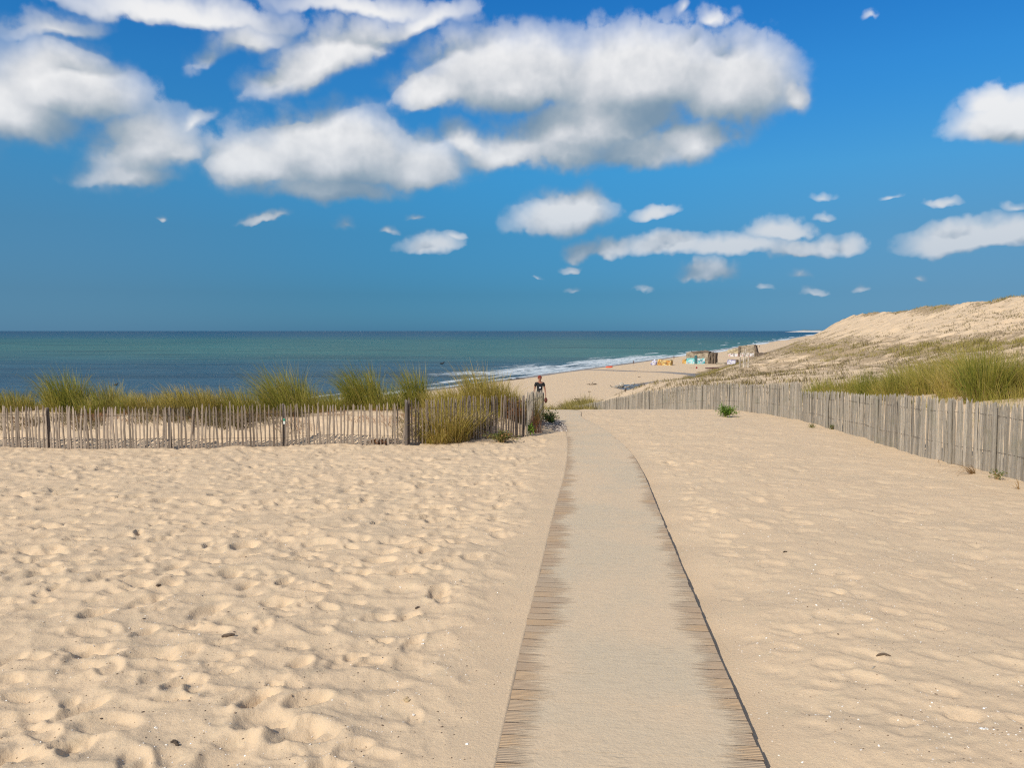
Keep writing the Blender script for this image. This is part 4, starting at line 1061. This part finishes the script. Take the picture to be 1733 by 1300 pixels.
# red thing at the water: an inflatable boat
b9 = beach(1031, 622.5); bo = empty('dinghy', (b9[0], b9[1], b9[2]), 'orange red inflatable dinghy lying at the edge of the surf', 'boat')
ring = [(b9[0] + 1.05 * math.cos(a), b9[1] + .65 * math.sin(a), b9[2] + .28 + (.12 * max(0, math.cos(a)) ** 2)) for a in np.linspace(0, 2 * math.pi, 25)]
m1 = MB(); m1.tube(ring, .24, 10, False); m1.build('tube', mat_flat('orange_rubber', (.75, .11, .05), .45, .1), bo, True)
m1 = MB(); m1.box((b9[0], b9[1], b9[2] + .2), (1.7, 1.0, .06)); m1.build('floor', mat_flat('dark_rubber', (.25, .04, .03)), bo)
m1 = MB(); m1.box((b9[0] - .15, b9[1], b9[2] + .42), (.22, 1.05, .05)); m1.build('seat', mat_flat('red_seat', (.45, .05, .04)), bo)
# driftwood
def drift(label, c, branches, mat, name='driftwood', lumps=()):
    x, y, z = c; o = empty(name, (x, y, z), label, 'driftwood')
    for k, (p, q, r) in enumerate(branches):
        mb = MB(); p = np.array(p); q = np.array(q); pts = [tuple(np.array([x, y, z]) + p + (q - p) * t_ + rng.normal(0, .06, 3) * (0 < t_ < 1)) for t_ in (0, .25, .5, .75, 1)]
        mb.tube(pts, [r, r * .95, r * .8, r * .65, r * .4], 7); mb.build('trunk' if k == 0 else 'branch', mat, o, True)
    for (p, s_) in lumps:
        V, Fb = blob(np.array([x, y, z]) + np.array(p), s_, 3, .45, 3, 1.6); mb = MB(); mb.add(V, (), Fb); mb.build('root_ball', mat, o)
    return o
d0 = beach(1052, 657)
drift('pale uprooted tree trunk with branches lying beside the tide pool', d0, [((-2.6, 0, .15), (2.6, .8, .35), .22), ((-.6, 0, .25), (-1.6, .3, .9), .1), ((0, 0, .3), (-.9, -.6, .6), .12), ((.9, 0, .3), (1.8, .4, .5), .09), ((1.4, .2, .3), (2.8, 1.2, 1.0), .09), ((-1.8, 0, .2), (-2.9, .3, .65), .10), ((-.2, .1, .3), (.2, .3, 1.25), .16), ((.5, -.2, .1), (1.4, -.5, .25), .08)], M_DRIFT, lumps=[((.05, .1, .75), (.55, .5, .55)), ((2.9, 1.0, .9), (.32, .3, .30))])
drift('dark wood at the foot of the pale uprooted trunk', (d0[0] - .8, d0[1] - .5, d0[2]), [((-1.0, 0, .12), (1.2, .1, .15), .16), ((-1.4, .4, .2), (-1.9, .4, .8), .08)], M_DRIFTD)
d1 = beach(1003, 651.5)
drift('small pile of dark sticks alone on the open beach', d1, [((-.9, 0, .1), (1.1, .1, .15), .12), ((-.2, 0, .1), (.1, .1, .75), .08), ((.2, 0, .15), (.9, .2, .25), .13), ((-1.4, .3, .15), (-.6, 0, .3), .07)], M_DRIFTD)
d2_ = beach(1058, 664)
drift('short dark stump sticking up beyond the grey fence', d2_, [((0, 0, -.1), (.05, 0, .8), .18), ((0, 0, .3), (.5, .1, .6), .08), ((.1, 0, .5), (.3, .1, 1.4), .05)], M_DRIFTD)
d3 = beach(977, 676); drift('thin dark plank of driftwood half buried behind the scrub', d3, [((-.65, 0, .1), (.65, .1, .14), .07)], M_DRIFTD)
d4 = beach(998, 663.5); drift('tiny piece of driftwood between the stick pile and the scrub', d4, [((-.3, 0, .08), (.3, .05, .1), .09)], M_DRIFTD)
d5 = beach(1082, 638.5); drift('small dark driftwood piece near the damp runnel', d5, [((-.35, 0, .08), (.4, .05, .1), .08)], M_DRIFTD)
# rocks in the surf
for px, py, s_, lab in ((864, 643, .75, 'left one of the dark wet rocks in the surf above the golden clump'), (880, 641.5, .8, 'right one of the dark wet rocks in the surf above the golden clump')):
    c = beach(px, py); V, Fb = blob((c[0], c[1], SEA + .05), (s_ * 1.7, s_, s_ * .5), int(px), .4, 3, 1.5); mb = MB(); mb.add(V, (), Fb)
    tag(mb.build('rock', mat_flat('wet_rock', (.03, .03, .035), .4, .3, 2)), lab, 'rock', 'wet rocks in the surf')
# two low posts on the dune face in the scrub (pale stakes)
st_g = 'pale stakes in the dune scrub'
for px, py, h in ((1252, 622, 1.6), (1258, 622, 2.3), (1261, 621, 2.7), (1266, 622, 1.8)):
    c = cast(px, py); mb = MB(); mb.tube([(c[0], c[1], c[2] - .3), (c[0] + .03, c[1], c[2] + h * .7)], [.08, .06], 6)
    tag(mb.build('stake', M_DRIFT), 'pale wooden stake in a row standing in the dune scrub before the bunkers', 'stake', st_g)
# seabirds on the water
M_BIRD = mat_flat('bird_dark', (.03, .03, .035), .7)
def bird(label, px, py, s_):
    d = ray(px, py); y = (SEA - EYE[2]) / d[2]; x = d[0] * y; mb = MB()
    mb.tube([(x - .55 * s_, y, SEA + .10 * s_ + .05), (x - .3 * s_, y, SEA + .14 * s_ + .04), (x, y, SEA + .16 * s_ + .04), (x + .3 * s_, y, SEA + .2 * s_ + .04), (x + .38 * s_, y, SEA + .42 * s_ + .04), (x + .46 * s_, y, SEA + .5 * s_), (x + .62 * s_, y, SEA + .46 * s_)], [.03 * s_, .13 * s_, .19 * s_, .14 * s_, .06 * s_, .085 * s_, .015 * s_], 8)
    return tag(mb.build('seabird', M_BIRD, None, True), label, 'bird')
bird('dark seabird floating on the sea far left above the grass', 196, 652.5, 1.2)
bird('dark seabird floating between the tall clumps near the fence corner', 748, 616.5, 1.9)

# ------------------------------------------------------------------ people
def skin_body(name, joints, edges, mat, parent, sub=2, loc=(0, 0, 0)):
    """joints: name -> (x,y,z,rx,ry); grown with a Skin modifier and baked to a mesh"""
    me = bpy.data.meshes.new(name); ks = list(joints); idx = {k: i for i, k in enumerate(ks)}
    me.from_pydata([joints[k][:3] for k in ks], [(idx[a], idx[b]) for a, b in edges], [])
    o = bpy.data.objects.new(name, me); COL.objects.link(o)
    sm = o.modifiers.new('s', 'SKIN'); sm.use_smooth_shade = True; sm.branch_smoothing = .3
    for i, k in enumerate(ks):
        sv = me.skin_vertices[0].data[i]; r = joints[k][3:]; sv.radius = (r[0], r[-1]); sv.use_root = (i == 0)
    ss = o.modifiers.new('u', 'SUBSURF'); ss.levels = sub; ss.render_levels = sub
    dg = bpy.context.evaluated_depsgraph_get(); me2 = bpy.data.meshes.new_from_object(o.evaluated_get(dg)); me2.name = name
    bpy.data.objects.remove(o); me2.materials.clear(); me2.materials.append(mat)
    for p in me2.polygons: p.use_smooth = True
    o2 = bpy.data.objects.new(name, me2); COL.objects.link(o2); o2.parent = parent; o2.location = loc
    return o2
M_SKIN = mat_flat('skin', (.28, .13, .08), .55, .08, 6, .3)
def person_at(label, loc, rz, height, shirt, shorts, hair, hold=False, group=None, stride=.16, hat=False):
    root = empty('person', loc, label, 'person', group, rz)   # local frame: faces -y
    k = height / 1.75
    s = stride
    # joints, 1.75 m tall, facing -y, mid stride, arms hanging slightly bent
    J = {'pelvis': (0, 0, .95, .125, .10), 'waist': (0, 0, 1.08, .115, .085), 'chest': (0, .01, 1.27, .15, .10), 'uchest': (0, .015, 1.39, .14, .085), 'neck': (0, 0, 1.49, .052, .052), 'jaw': (0, -.03, 1.565, .062, .075), 'head': (0, -.02, 1.64, .078, .098), 'crown': (0, -.01, 1.705, .062, .078),
         'shL': (.17, .01, 1.41, .058, .055), 'elL': (.245, .03, 1.13, .042, .042), 'wrL': (.27, -.06, .90, .028, .026), 'paL': (.272, -.085, .83, .036, .018),
         'shR': (-.17, .01, 1.41, .058, .055), 'elR': (-.235, .05, 1.14, .042, .042), 'wrR': (-.25, .0, .89, .028, .026), 'paR': (-.25, -.02, .82, .036, .018),
         'hiL': (.09, 0, .90, .092, .09), 'knL': (.10, -s - .03, .50, .058, .06), 'anL': (.10, -s, .10, .036, .038), 'heL': (.10, -s + .03, .045, .034, .034), 'toL': (.11, -s - .17, .03, .042, .026),
         'hiR': (-.09, 0, .90, .092, .09), 'knR': (-.10, s * .45, .50, .058, .06), 'anR': (-.10, s * 1.25, .12, .036, .038), 'heR': (-.10, s * 1.25 + .04, .07, .034, .034), 'toR': (-.11, s * 1.25 - .15, .03, .042, .026)}
    E = [('pelvis', 'waist'), ('waist', 'chest'), ('chest', 'uchest'), ('uchest', 'neck'), ('neck', 'jaw'), ('jaw', 'head'), ('head', 'crown')]
    for d in 'LR':
        E += [('uchest', 'sh' + d), ('sh' + d, 'el' + d), ('el' + d, 'wr' + d), ('wr' + d, 'pa' + d), ('pelvis', 'hi' + d), ('hi' + d, 'kn' + d), ('kn' + d, 'an' + d), ('an' + d, 'he' + d), ('he' + d, 'to' + d)]
    for d, sg in (('L', 1), ('R', -1)):
        px_, py_, pz_ = J['pa' + d][:3]
        for fi, (oy, ln_) in enumerate(((-.028, .070), (-.010, .080), (.009, .074), (.026, .058))):
            a_, b_ = 'f%d%sa' % (fi, d), 'f%d%sb' % (fi, d)
            J[a_] = (px_ + .004 * sg, py_ + oy, pz_ - .035 - ln_ * .45, .0095, .0095); J[b_] = (px_ - .012 * sg, py_ + oy - .004, pz_ - .035 - ln_, .008, .008)
            E += [('pa' + d, a_), (a_, b_)]
        J['t%sa' % d] = (px_ - .006 * sg, py_ - .045, pz_ - .005, .011, .011); J['t%sb' % d] = (px_ - .016 * sg, py_ - .058, pz_ - .045, .009, .009)
        E += [('wr' + d, 't%sa' % d), ('t%sa' % d, 't%sb' % d)]
    J = {a: tuple(v * k for v in b) for a, b in J.items()}
    skin_body('body', J, E, M_SKIN, root)
    # face: nose, ears and dark glasses/eyes
    def sphere(name, c, r, mat, sub=3):
        V, Fb = blob(np.array(c) * k, np.array(r) * k, 1, .03, sub); mb = MB(); mb.add(V, (), Fb); mb.world = False; return mb.build(name, mat, root, True)
    sphere('nose', (0, -.125, 1.615), (.013, .020, .022), M_SKIN, 2)
    for sg in (-1, 1):
        sphere('ear', (.080 * sg, -.01, 1.62), (.012, .022, .034), M_SKIN, 2); sphere('eye', (.031 * sg, -.106, 1.645), (.014, .010, .009), M_EYE, 2)
    sphere('mouth', (0, -.108, 1.575), (.024, .008, .007), M_LIP, 2)
    sphere('hair', (0, .012, 1.672), (.102, .114, .094), hair)
    # clothes follow the torso
    T = {'h': (0, 0, .90, .150, .118), 'w': (0, 0, 1.08, .138, .104), 'c': (0, .01, 1.27, .172, .118), 'u': (0, .015, 1.39, .158, .104), 'n': (0, .01, 1.455, .085, .075),
         'sL': (.175, .01, 1.405, .074, .070), 'eL': (.222, .022, 1.24, .064, .062), 'sR': (-.175, .01, 1.405, .074, .070), 'eR': (-.215, .03, 1.24, .064, .062)}
    T = {a: tuple(v * k for v in b) for a, b in T.items()}
    skin_body('shirt', T, [('h', 'w'), ('w', 'c'), ('c', 'u'), ('u', 'n'), ('u', 'sL'), ('sL', 'eL'), ('u', 'sR'), ('sR', 'eR')], shirt, root)
    Q = {'p': (0, 0, .93, .148, .122), 'hL': (.09, 0, .86, .105, .105), 'kL': (.10, -s - .02, .54, .088, .09), 'hR': (-.09, 0, .86, .105, .105), 'kR': (-.10, s * .42, .54, .088, .09)}
    Q = {a: tuple(v * k for v in b) for a, b in Q.items()}
    skin_body('shorts', Q, [('p', 'hL'), ('hL', 'kL'), ('p', 'hR'), ('hR', 'kR')], shorts, root)
    if hold:   # white print on the shirt and a dark bag in one hand
        mb = MB(); mb.world = False
        for (x_, z_, w_, h_) in ((0, 1.20, .07, .06),):
            mb.box((x_ * k, -.130 * k, z_ * k), (w_ * k, .012, h_ * k))
        mb.build('shirt_print', mat_flat('white_print', (.55, .58, .62)), root)
    return root
M_EYE = mat_flat('eye', (.02, .015, .012), .3); M_LIP = mat_flat('lips', (.30, .09, .07), .5)
M_BLACK = mat_flat('black_cloth', (.018, .018, .02), .9); M_NAVY = mat_flat('navy_cloth', (.03, .04, .07), .9)
M_HAIRR = mat_flat('red_brown_hair', (.17, .035, .022), .7, .3, 30); M_HAIRD = mat_flat('dark_hair', (.03, .02, .015), .7)
y = 36.0; x = (913.5 - CX) / F * y
pz = float(H(x, y))
pz = max(pz, float(base_h(x, y)) + .004)
person_at('person with red brown hair and black T-shirt walking up the path behind the fence', (x, y, pz), R(4), 1.74, M_BLACK, M_NAVY, M_HAIRR, hold=True)
# bag in the hand
bx, by = x + .285, y - .09
mb = MB(); V, Fb = blob((bx, by, pz + .60), (.075, .10, .13), 3, .15, 3); mb.add(V, (), Fb)
mb.tube([(bx - .01, by - .03, pz + .70), (bx - .01, by - .02, pz + .77), (bx - .01, by + .02, pz + .77), (bx - .01, by + .03, pz + .70)], .006, 5)
tag(mb.build('bag', mat_flat('maroon_bag', (.09, .025, .02)), None, True), 'small maroon bag held low by the person in the black T-shirt', 'bag')
for px, py, sh, rz_, lab in ((1072.5, 617.5, M_BLACK, 120, 'distant person in dark clothes standing by the surf'),
        (1140.5, 608, M_NAVY, 40, 'tiny distant person standing at the water behind the yellow bunker'),
        (1285.5, 588.5, M_NAVY, 10, 'tiny distant person on the beach beyond the tall bunker slab')):
    c = beach(px, py); person_at(lab, (c[0], c[1], float(H(c[0], c[1]))), R(rz_), 1.8, sh, M_BLACK, M_HAIRD, stride=.08)

# ------------------------------------------------------------------ light, sky, camera
SUN_EL = R(39); sun_h = np.array([-.64, -.768])
sd = np.array([sun_h[0] * math.cos(SUN_EL), sun_h[1] * math.cos(SUN_EL), math.sin(SUN_EL)])
ld = bpy.data.lights.new('sun', 'SUN'); ld.energy = 5.0; ld.angle = R(.53); ld.color = (1, .94, .84)
lo = bpy.data.objects.new('sun', ld); COL.objects.link(lo); lo.rotation_euler = Vector(-sd).to_track_quat('-Z', 'Y').to_euler()

w = bpy.data.worlds.new('World'); S.world = w; w.use_nodes = True
nt = w.node_tree; nt.nodes.clear(); n = N(nt)
out = n.node('ShaderNodeOutputWorld'); bg = n.node('ShaderNodeBackground'); n.link(bg.outputs[0], out.inputs[0])
sky = n.node('ShaderNodeTexSky', sky_type='NISHITA'); sky.sun_disc = False; sky.sun_elevation = SUN_EL
sky.sun_rotation = math.atan2(sd[0], sd[1]); sky.altitude = 0; sky.air_density = 1.0; sky.dust_density = .4; sky.ozone_density = 3.0
gen = n.node('ShaderNodeTexCoord').outputs['Generated']
dirn = n.vmath('NORMALIZE', gen)
sep = n.node('ShaderNodeSeparateXYZ'); n.link(dirn, sep.inputs[0])
el = n.math('ARCSINE', sep.outputs[2]); az = n.math('ARCTAN2', sep.outputs[0], sep.outputs[1])
SKYT = [(0.0, (.125, .385, .82)), (.046, (.120, .360, .65)), (.122, (.165, .52, .76)), (.196, (.205, .75, 1.02)), (.303, (.185, .82, 1.25)), (.398, (.125, .77, 1.34)), (.7, (.17, .80, 1.32)), (1.0, (.25, .82, 1.30))]
tint = n.ramp(n.mapr(el, 0, 1.0, 0, 1, False), [(p, tuple(v / 1.5 for v in c)) for p, c in SKYT])
skyc = n.mix(1.0, sky.outputs[0], tint, 'MULTIPLY')
skyc = n.vmath('SCALE', skyc, 1.5)
# cloud field
comb = n.node('ShaderNodeCombineXYZ'); n.link(az, comb.inputs[0]); n.link(el, comb.inputs[1]); P0 = comb.outputs[0]
def azel(px, py):
    d = ray(px, py); return math.atan2(d[0], d[1]), math.atan2(d[2], math.hypot(d[0], d[1]))
BL = [ # px, py, rx, ry, rot, strength
 (870, 115, 200, 85, 0, 1.05), (1080, 120, 230, 95, 0, 1.1), (1230, 135, 150, 95, 0, 1.0), (740, 150, 110, 45, 8, .9), (1010, 195, 220, 80, 5, 1.0), (950, 245, 150, 45, 0, .8),
 (1335, 150, 50, 50, 0, .75), (1170, 222, 120, 52, 8, .85), (860, 250, 130, 44, 0, .8), (1080, 245, 130, 44, 0, .8), (960, 225, 140, 50, 0, .8), (300, 250, 90, 55, 12, .7), (420, 60, 120, 50, 12, .6), (640, 60, 120, 40, 22, .6),
 (570, 250, 200, 80, 0, 1.05), (440, 270, 140, 60, 0, .9), (700, 270, 130, 65, 0, .85), (790, 230, 90, 50, -20, .75), (560, 310, 180, 38, 0, .8),
 (110, 140, 170, 85, -5, 1.0), (20, 170, 150, 80, 0, 1.0), (250, 235, 130, 85, 25, .85), (210, 290, 130, 35, 0, .75), (330, 195, 60, 30, 20, .5),
 (560, 92, 190, 56, 22, .82), (720, 32, 150, 34, 22, .62), (480, 122, 100, 36, 12, .65), (300, 12, 330, 42, 0, .66), (90, 35, 150, 36, 12, .5), (350, 95, 60, 26, 22, .42), (620, 5, 240, 36, 0, .6),
 (955, 355, 105, 50, 4, 1.05), (985, 335, 60, 42, 0, .95), (1115, 360, 66, 20, 12, .75), (1720, 185, 130, 55, 8, 1.05), (1680, 165, 60, 30, 0, .8),
 (1130, 418, 110, 24, 0, .95), (1240, 420, 120, 22, 0, .85), (1350, 416, 80, 20, 0, .8), (1030, 424, 70, 20, 0, .75), (1320, 388, 70, 26, 8, .85), (1400, 412, 36, 24, 0, .8), (1440, 408, 42, 24, 0, .8), (985, 420, 45, 26, 0, .75), (975, 445, 36, 12, 0, .55),
 (1640, 398, 145, 30, 5, 1.0), (1700, 385, 80, 32, 0, .9), (1195, 460, 62, 19, 3, .85), (735, 415, 72, 24, 6, .7), (765, 400, 36, 16, 0, .6), (440, 366, 60, 15, 4, .7), (265, 371, 20, 11, 0, .55), (665, 393, 22, 11, 0, .55), (707, 372, 20, 10, 0, .45), (585, 380, 32, 14, 0, .40),
 (1585, 347, 42, 13, 0, .55), (1405, 322, 30, 12, 0, .42), (1508, 338, 26, 10, 0, .42), (1400, 356, 30, 10, 0, .40), (1720, 338, 36, 10, 0, .42), (1345, 458, 34, 16, 0, .45), (1380, 490, 34, 9, 0, .5), (1448, 479, 24, 8, 0, .42), (1560, 469, 22, 8, 0, .42), (1292, 487, 26, 8, 0, .38), (1215, 22, 45, 30, 0, .55), (1465, 25, 22, 18, 0, .35), (1085, 491, 28, 7, 0, .35), (905, 468, 18, 8, 0, .35), (970, 484, 22, 7, 0, .35),
 (1160, 10, 25, 18, 30, .4),
 (-250, 200, 260, 120, 0, 1.0), (-300, 60, 300, 60, 10, .8), (2000, 260, 200, 70, 0, .9), (2050, 60, 260, 70, 10, .8)]
def cloud_group():
    g = bpy.data.node_groups.new('cloud_density', 'ShaderNodeTree')
    g.interface.new_socket('Vector', in_out='INPUT', socket_type='NodeSocketVector')
    g.interface.new_socket('Density', in_out='OUTPUT', socket_type='NodeSocketFloat')
    g.interface.new_socket('Mass', in_out='OUTPUT', socket_type='NodeSocketFloat'); g.interface.new_socket('Soft', in_out='OUTPUT', socket_type='NodeSocketFloat')
    q = N(g); gi = q.node('NodeGroupInput'); go = q.node('NodeGroupOutput'); v = gi.outputs[0]
    def n2(vec, scale, det, rough, out=0):
        o_ = q.noise(vec, scale, det, rough, out=out); o_.node.noise_dimensions = '2D'; return o_
    wv = q.vmath('ADD', v, q.vmath('SCALE', q.vmath('SUBTRACT', n2(v, 10, 4, .6, 1), (.5, .5, .5)), .045))
    rots = {}
    def rotv(deg):
        if deg not in rots:
            if deg == 0: rots[deg] = wv
            else:
                c_, s_ = math.cos(R(deg)), math.sin(R(deg))
                cb = q.node('ShaderNodeCombineXYZ'); q.link(q.vmath('DOT_PRODUCT', wv, (c_, s_, 0), 1), cb.inputs[0]); q.link(q.vmath('DOT_PRODUCT', wv, (-s_, c_, 0), 1), cb.inputs[1]); rots[deg] = cb.outputs[0]
        return rots[deg]
    tot = None
    for px, py, rx, ry, rot, st in BL:
        rot = min((0, 6, 12, 22, -18), key=lambda k: abs(k - rot))
        a_, e_ = azel(px, py); a1, e1_ = azel(px + rx, py); a2, e2_ = azel(px, py - ry)
        kk = 1.13 if st > .78 else .98
        wx, wy = 1 / (abs(a1 - a_) * kk), 1 / (abs(e2_ - e_) * kk * 1.36); e_ = e_ - abs(e2_ - e_) * .34
        c_, s_ = math.cos(R(rot)), math.sin(R(rot)); ca, ce = a_ * c_ + e_ * s_, -a_ * s_ + e_ * c_
        ma = q.node('ShaderNodeVectorMath', operation='MULTIPLY_ADD'); q.link(rotv(rot), ma.inputs[0]); ma.inputs[1].default_value = (wx, wy, 0); ma.inputs[2].default_value = (-ca * wx, -ce * wy, 0)
        ln_ = q.vmath('LENGTH', q.vmath('MAXIMUM', ma.outputs[0], q.vmath('MULTIPLY', ma.outputs[0], (-1, -2.1, 0))), out=1)
        s__ = q.math('MULTIPLY_ADD', ln_, -st, st)
        tot = s__ if tot is None else q.math('SMOOTH_MAX', tot, s__, .12)
    def vor(sc):
        vo = q.node('ShaderNodeTexVoronoi', feature='F1', voronoi_dimensions='2D'); vo.inputs['Scale'].default_value = sc; vo.inputs['Detail'].default_value = 0
        q.link(q.vmath('ADD', v, q.vmath('SCALE', q.vmath('SUBTRACT', n2(v, 30, 2, .5, 1), (.5, .5, .5)), .035)), vo.inputs['Vector'])
        return q.math('SUBTRACT', .55, vo.outputs['Distance'])
    fb = q.math('SUBTRACT', n2(v, 15, 8, .69), .5)
    sf = q.math('SUBTRACT', n2(v, 15, 2, .6), .5)
    bw = q.math('ADD', q.math('MULTIPLY', vor(23), .30), q.math('MULTIPLY', vor(52), .15))
    base_ = q.math('ADD', tot, bw)
    d_ = q.math('ADD', base_, q.math('MULTIPLY', fb, .58))
    q.link(q.math('ADD', base_, q.math('MULTIPLY', sf, .40)), go.inputs[2])
    d_ = q.math('MULTIPLY', d_, q.mapr(tot, -.12, .14))
    q.link(d_, go.inputs[0]); q.link(tot, go.inputs[1]); return g
CG = cloud_group()
def cd(vec):
    gnode = n.node('ShaderNodeGroup'); gnode.node_tree = CG; n.link(vec, gnode.inputs[0]); return gnode.outputs
D0, T0, S0_ = cd(P0)
D1, T1, S1_ = cd(n.vmath('ADD', P0, (-.014, .036, 0)))
diff = n.math('SUBTRACT', S0_, S1_)
topside = n.mapr(n.math('SUBTRACT', T0, T1), -.05, .22, .56, .27)
alpha = n.math('MULTIPLY', n.mapr(D0, .06, topside), n.mapr(T0, -.02, .60, .12, 1.0))
shade = n.math('ADD', n.math('ADD', n.math('MULTIPLY', diff, .52), n.math('MULTIPLY', n.math('SUBTRACT', T0, T1), .75)), n.math('MULTIPLY', n.math('SUBTRACT', .45, D0), .30))
fine = n.noise(P0, 42, 5, .6); fine.node.noise_dimensions = '2D'
shade = n.math('ADD', shade, n.math('MULTIPLY', n.math('SUBTRACT', fine, .5), .13))
lit_ = n.mapr(shade, -.62, .62, 0, 1, False)
cc_ = n.ramp(lit_, [(0, srgb(120, 146, 168)), (.25, srgb(146, 164, 179)), (.45, srgb(172, 183, 192)), (.68, srgb(208, 211, 216)), (1, srgb(250, 249, 248))], 'B_SPLINE')
hz = n.mapr(el, .0, .30, .58, .0)
cc_ = n.mix(hz, cc_, srgb(122, 155, 184))
clear = n.vmath('SCALE', skyc, .10)
side_ = n.math('ADD', n.mapr(az, .05, .60, 0, .62), n.mapr(az, -.10, -.60, 0, .35))
clear = n.mix(n.math('MULTIPLY', side_, n.mapr(el, .0, .30, 1.0, .0)), clear, srgb(112, 152, 184))
other = n.noise(P0, 5, 3, .6); other.node.noise_dimensions = '2D'
fill_sky = n.mix(n.mapr(other, .42, .62, 0, .85), clear, srgb(205, 206, 208))
final = n.mix(n.math('MULTIPLY', alpha, .97), clear, cc_)
bg2 = n.node('ShaderNodeBackground'); n.link(fill_sky, bg2.inputs[0])
n.link(final, bg.inputs[0]); bg.inputs[1].default_value = 1.0; bg2.inputs[1].default_value = 1.0
# the modelled clouds fill the part of the sky around the bay; elsewhere pale noise cloud is added to whiten the fill light
inside = n.math('MULTIPLY', n.math('LESS_THAN', n.math('ABSOLUTE', az), .85), n.math('MULTIPLY', n.math('GREATER_THAN', el, -.02), n.math('LESS_THAN', el, .62)))
mxs = n.node('ShaderNodeMixShader'); n.link(inside, mxs.inputs[0]); n.link(bg2.outputs[0], mxs.inputs[1]); n.link(bg.outputs[0], mxs.inputs[2]); n.link(mxs.outputs[0], out.inputs[0])
w.cycles.sampling_method = 'NONE'

cam = bpy.data.cameras.new('camera'); cam.sensor_width = 36; cam.lens = 36 * F / 1733.; cam.clip_start = .05; cam.clip_end = 100000
co = bpy.data.objects.new('camera', cam); COL.objects.link(co); co.location = tuple(EYE); co.rotation_euler = (math.pi / 2 - PITCH, 0, 0)
S.camera = co
S.view_settings.view_transform = 'Standard'; S.view_settings.look = 'None'; S.view_settings.exposure = 0; S.view_settings.gamma = 1
S.render.engine = 'CYCLES'
S.cycles.max_bounces = 6; S.cycles.diffuse_bounces = 3; S.cycles.transparent_max_bounces = 8
S.cycles.use_denoising = False
S.cycles.filter_width = 1.2
S.cycles.use_adaptive_sampling = True; S.cycles.adaptive_threshold = .014; S.cycles.adaptive_min_samples = 16
S.cycles.sample_clamp_indirect = 8
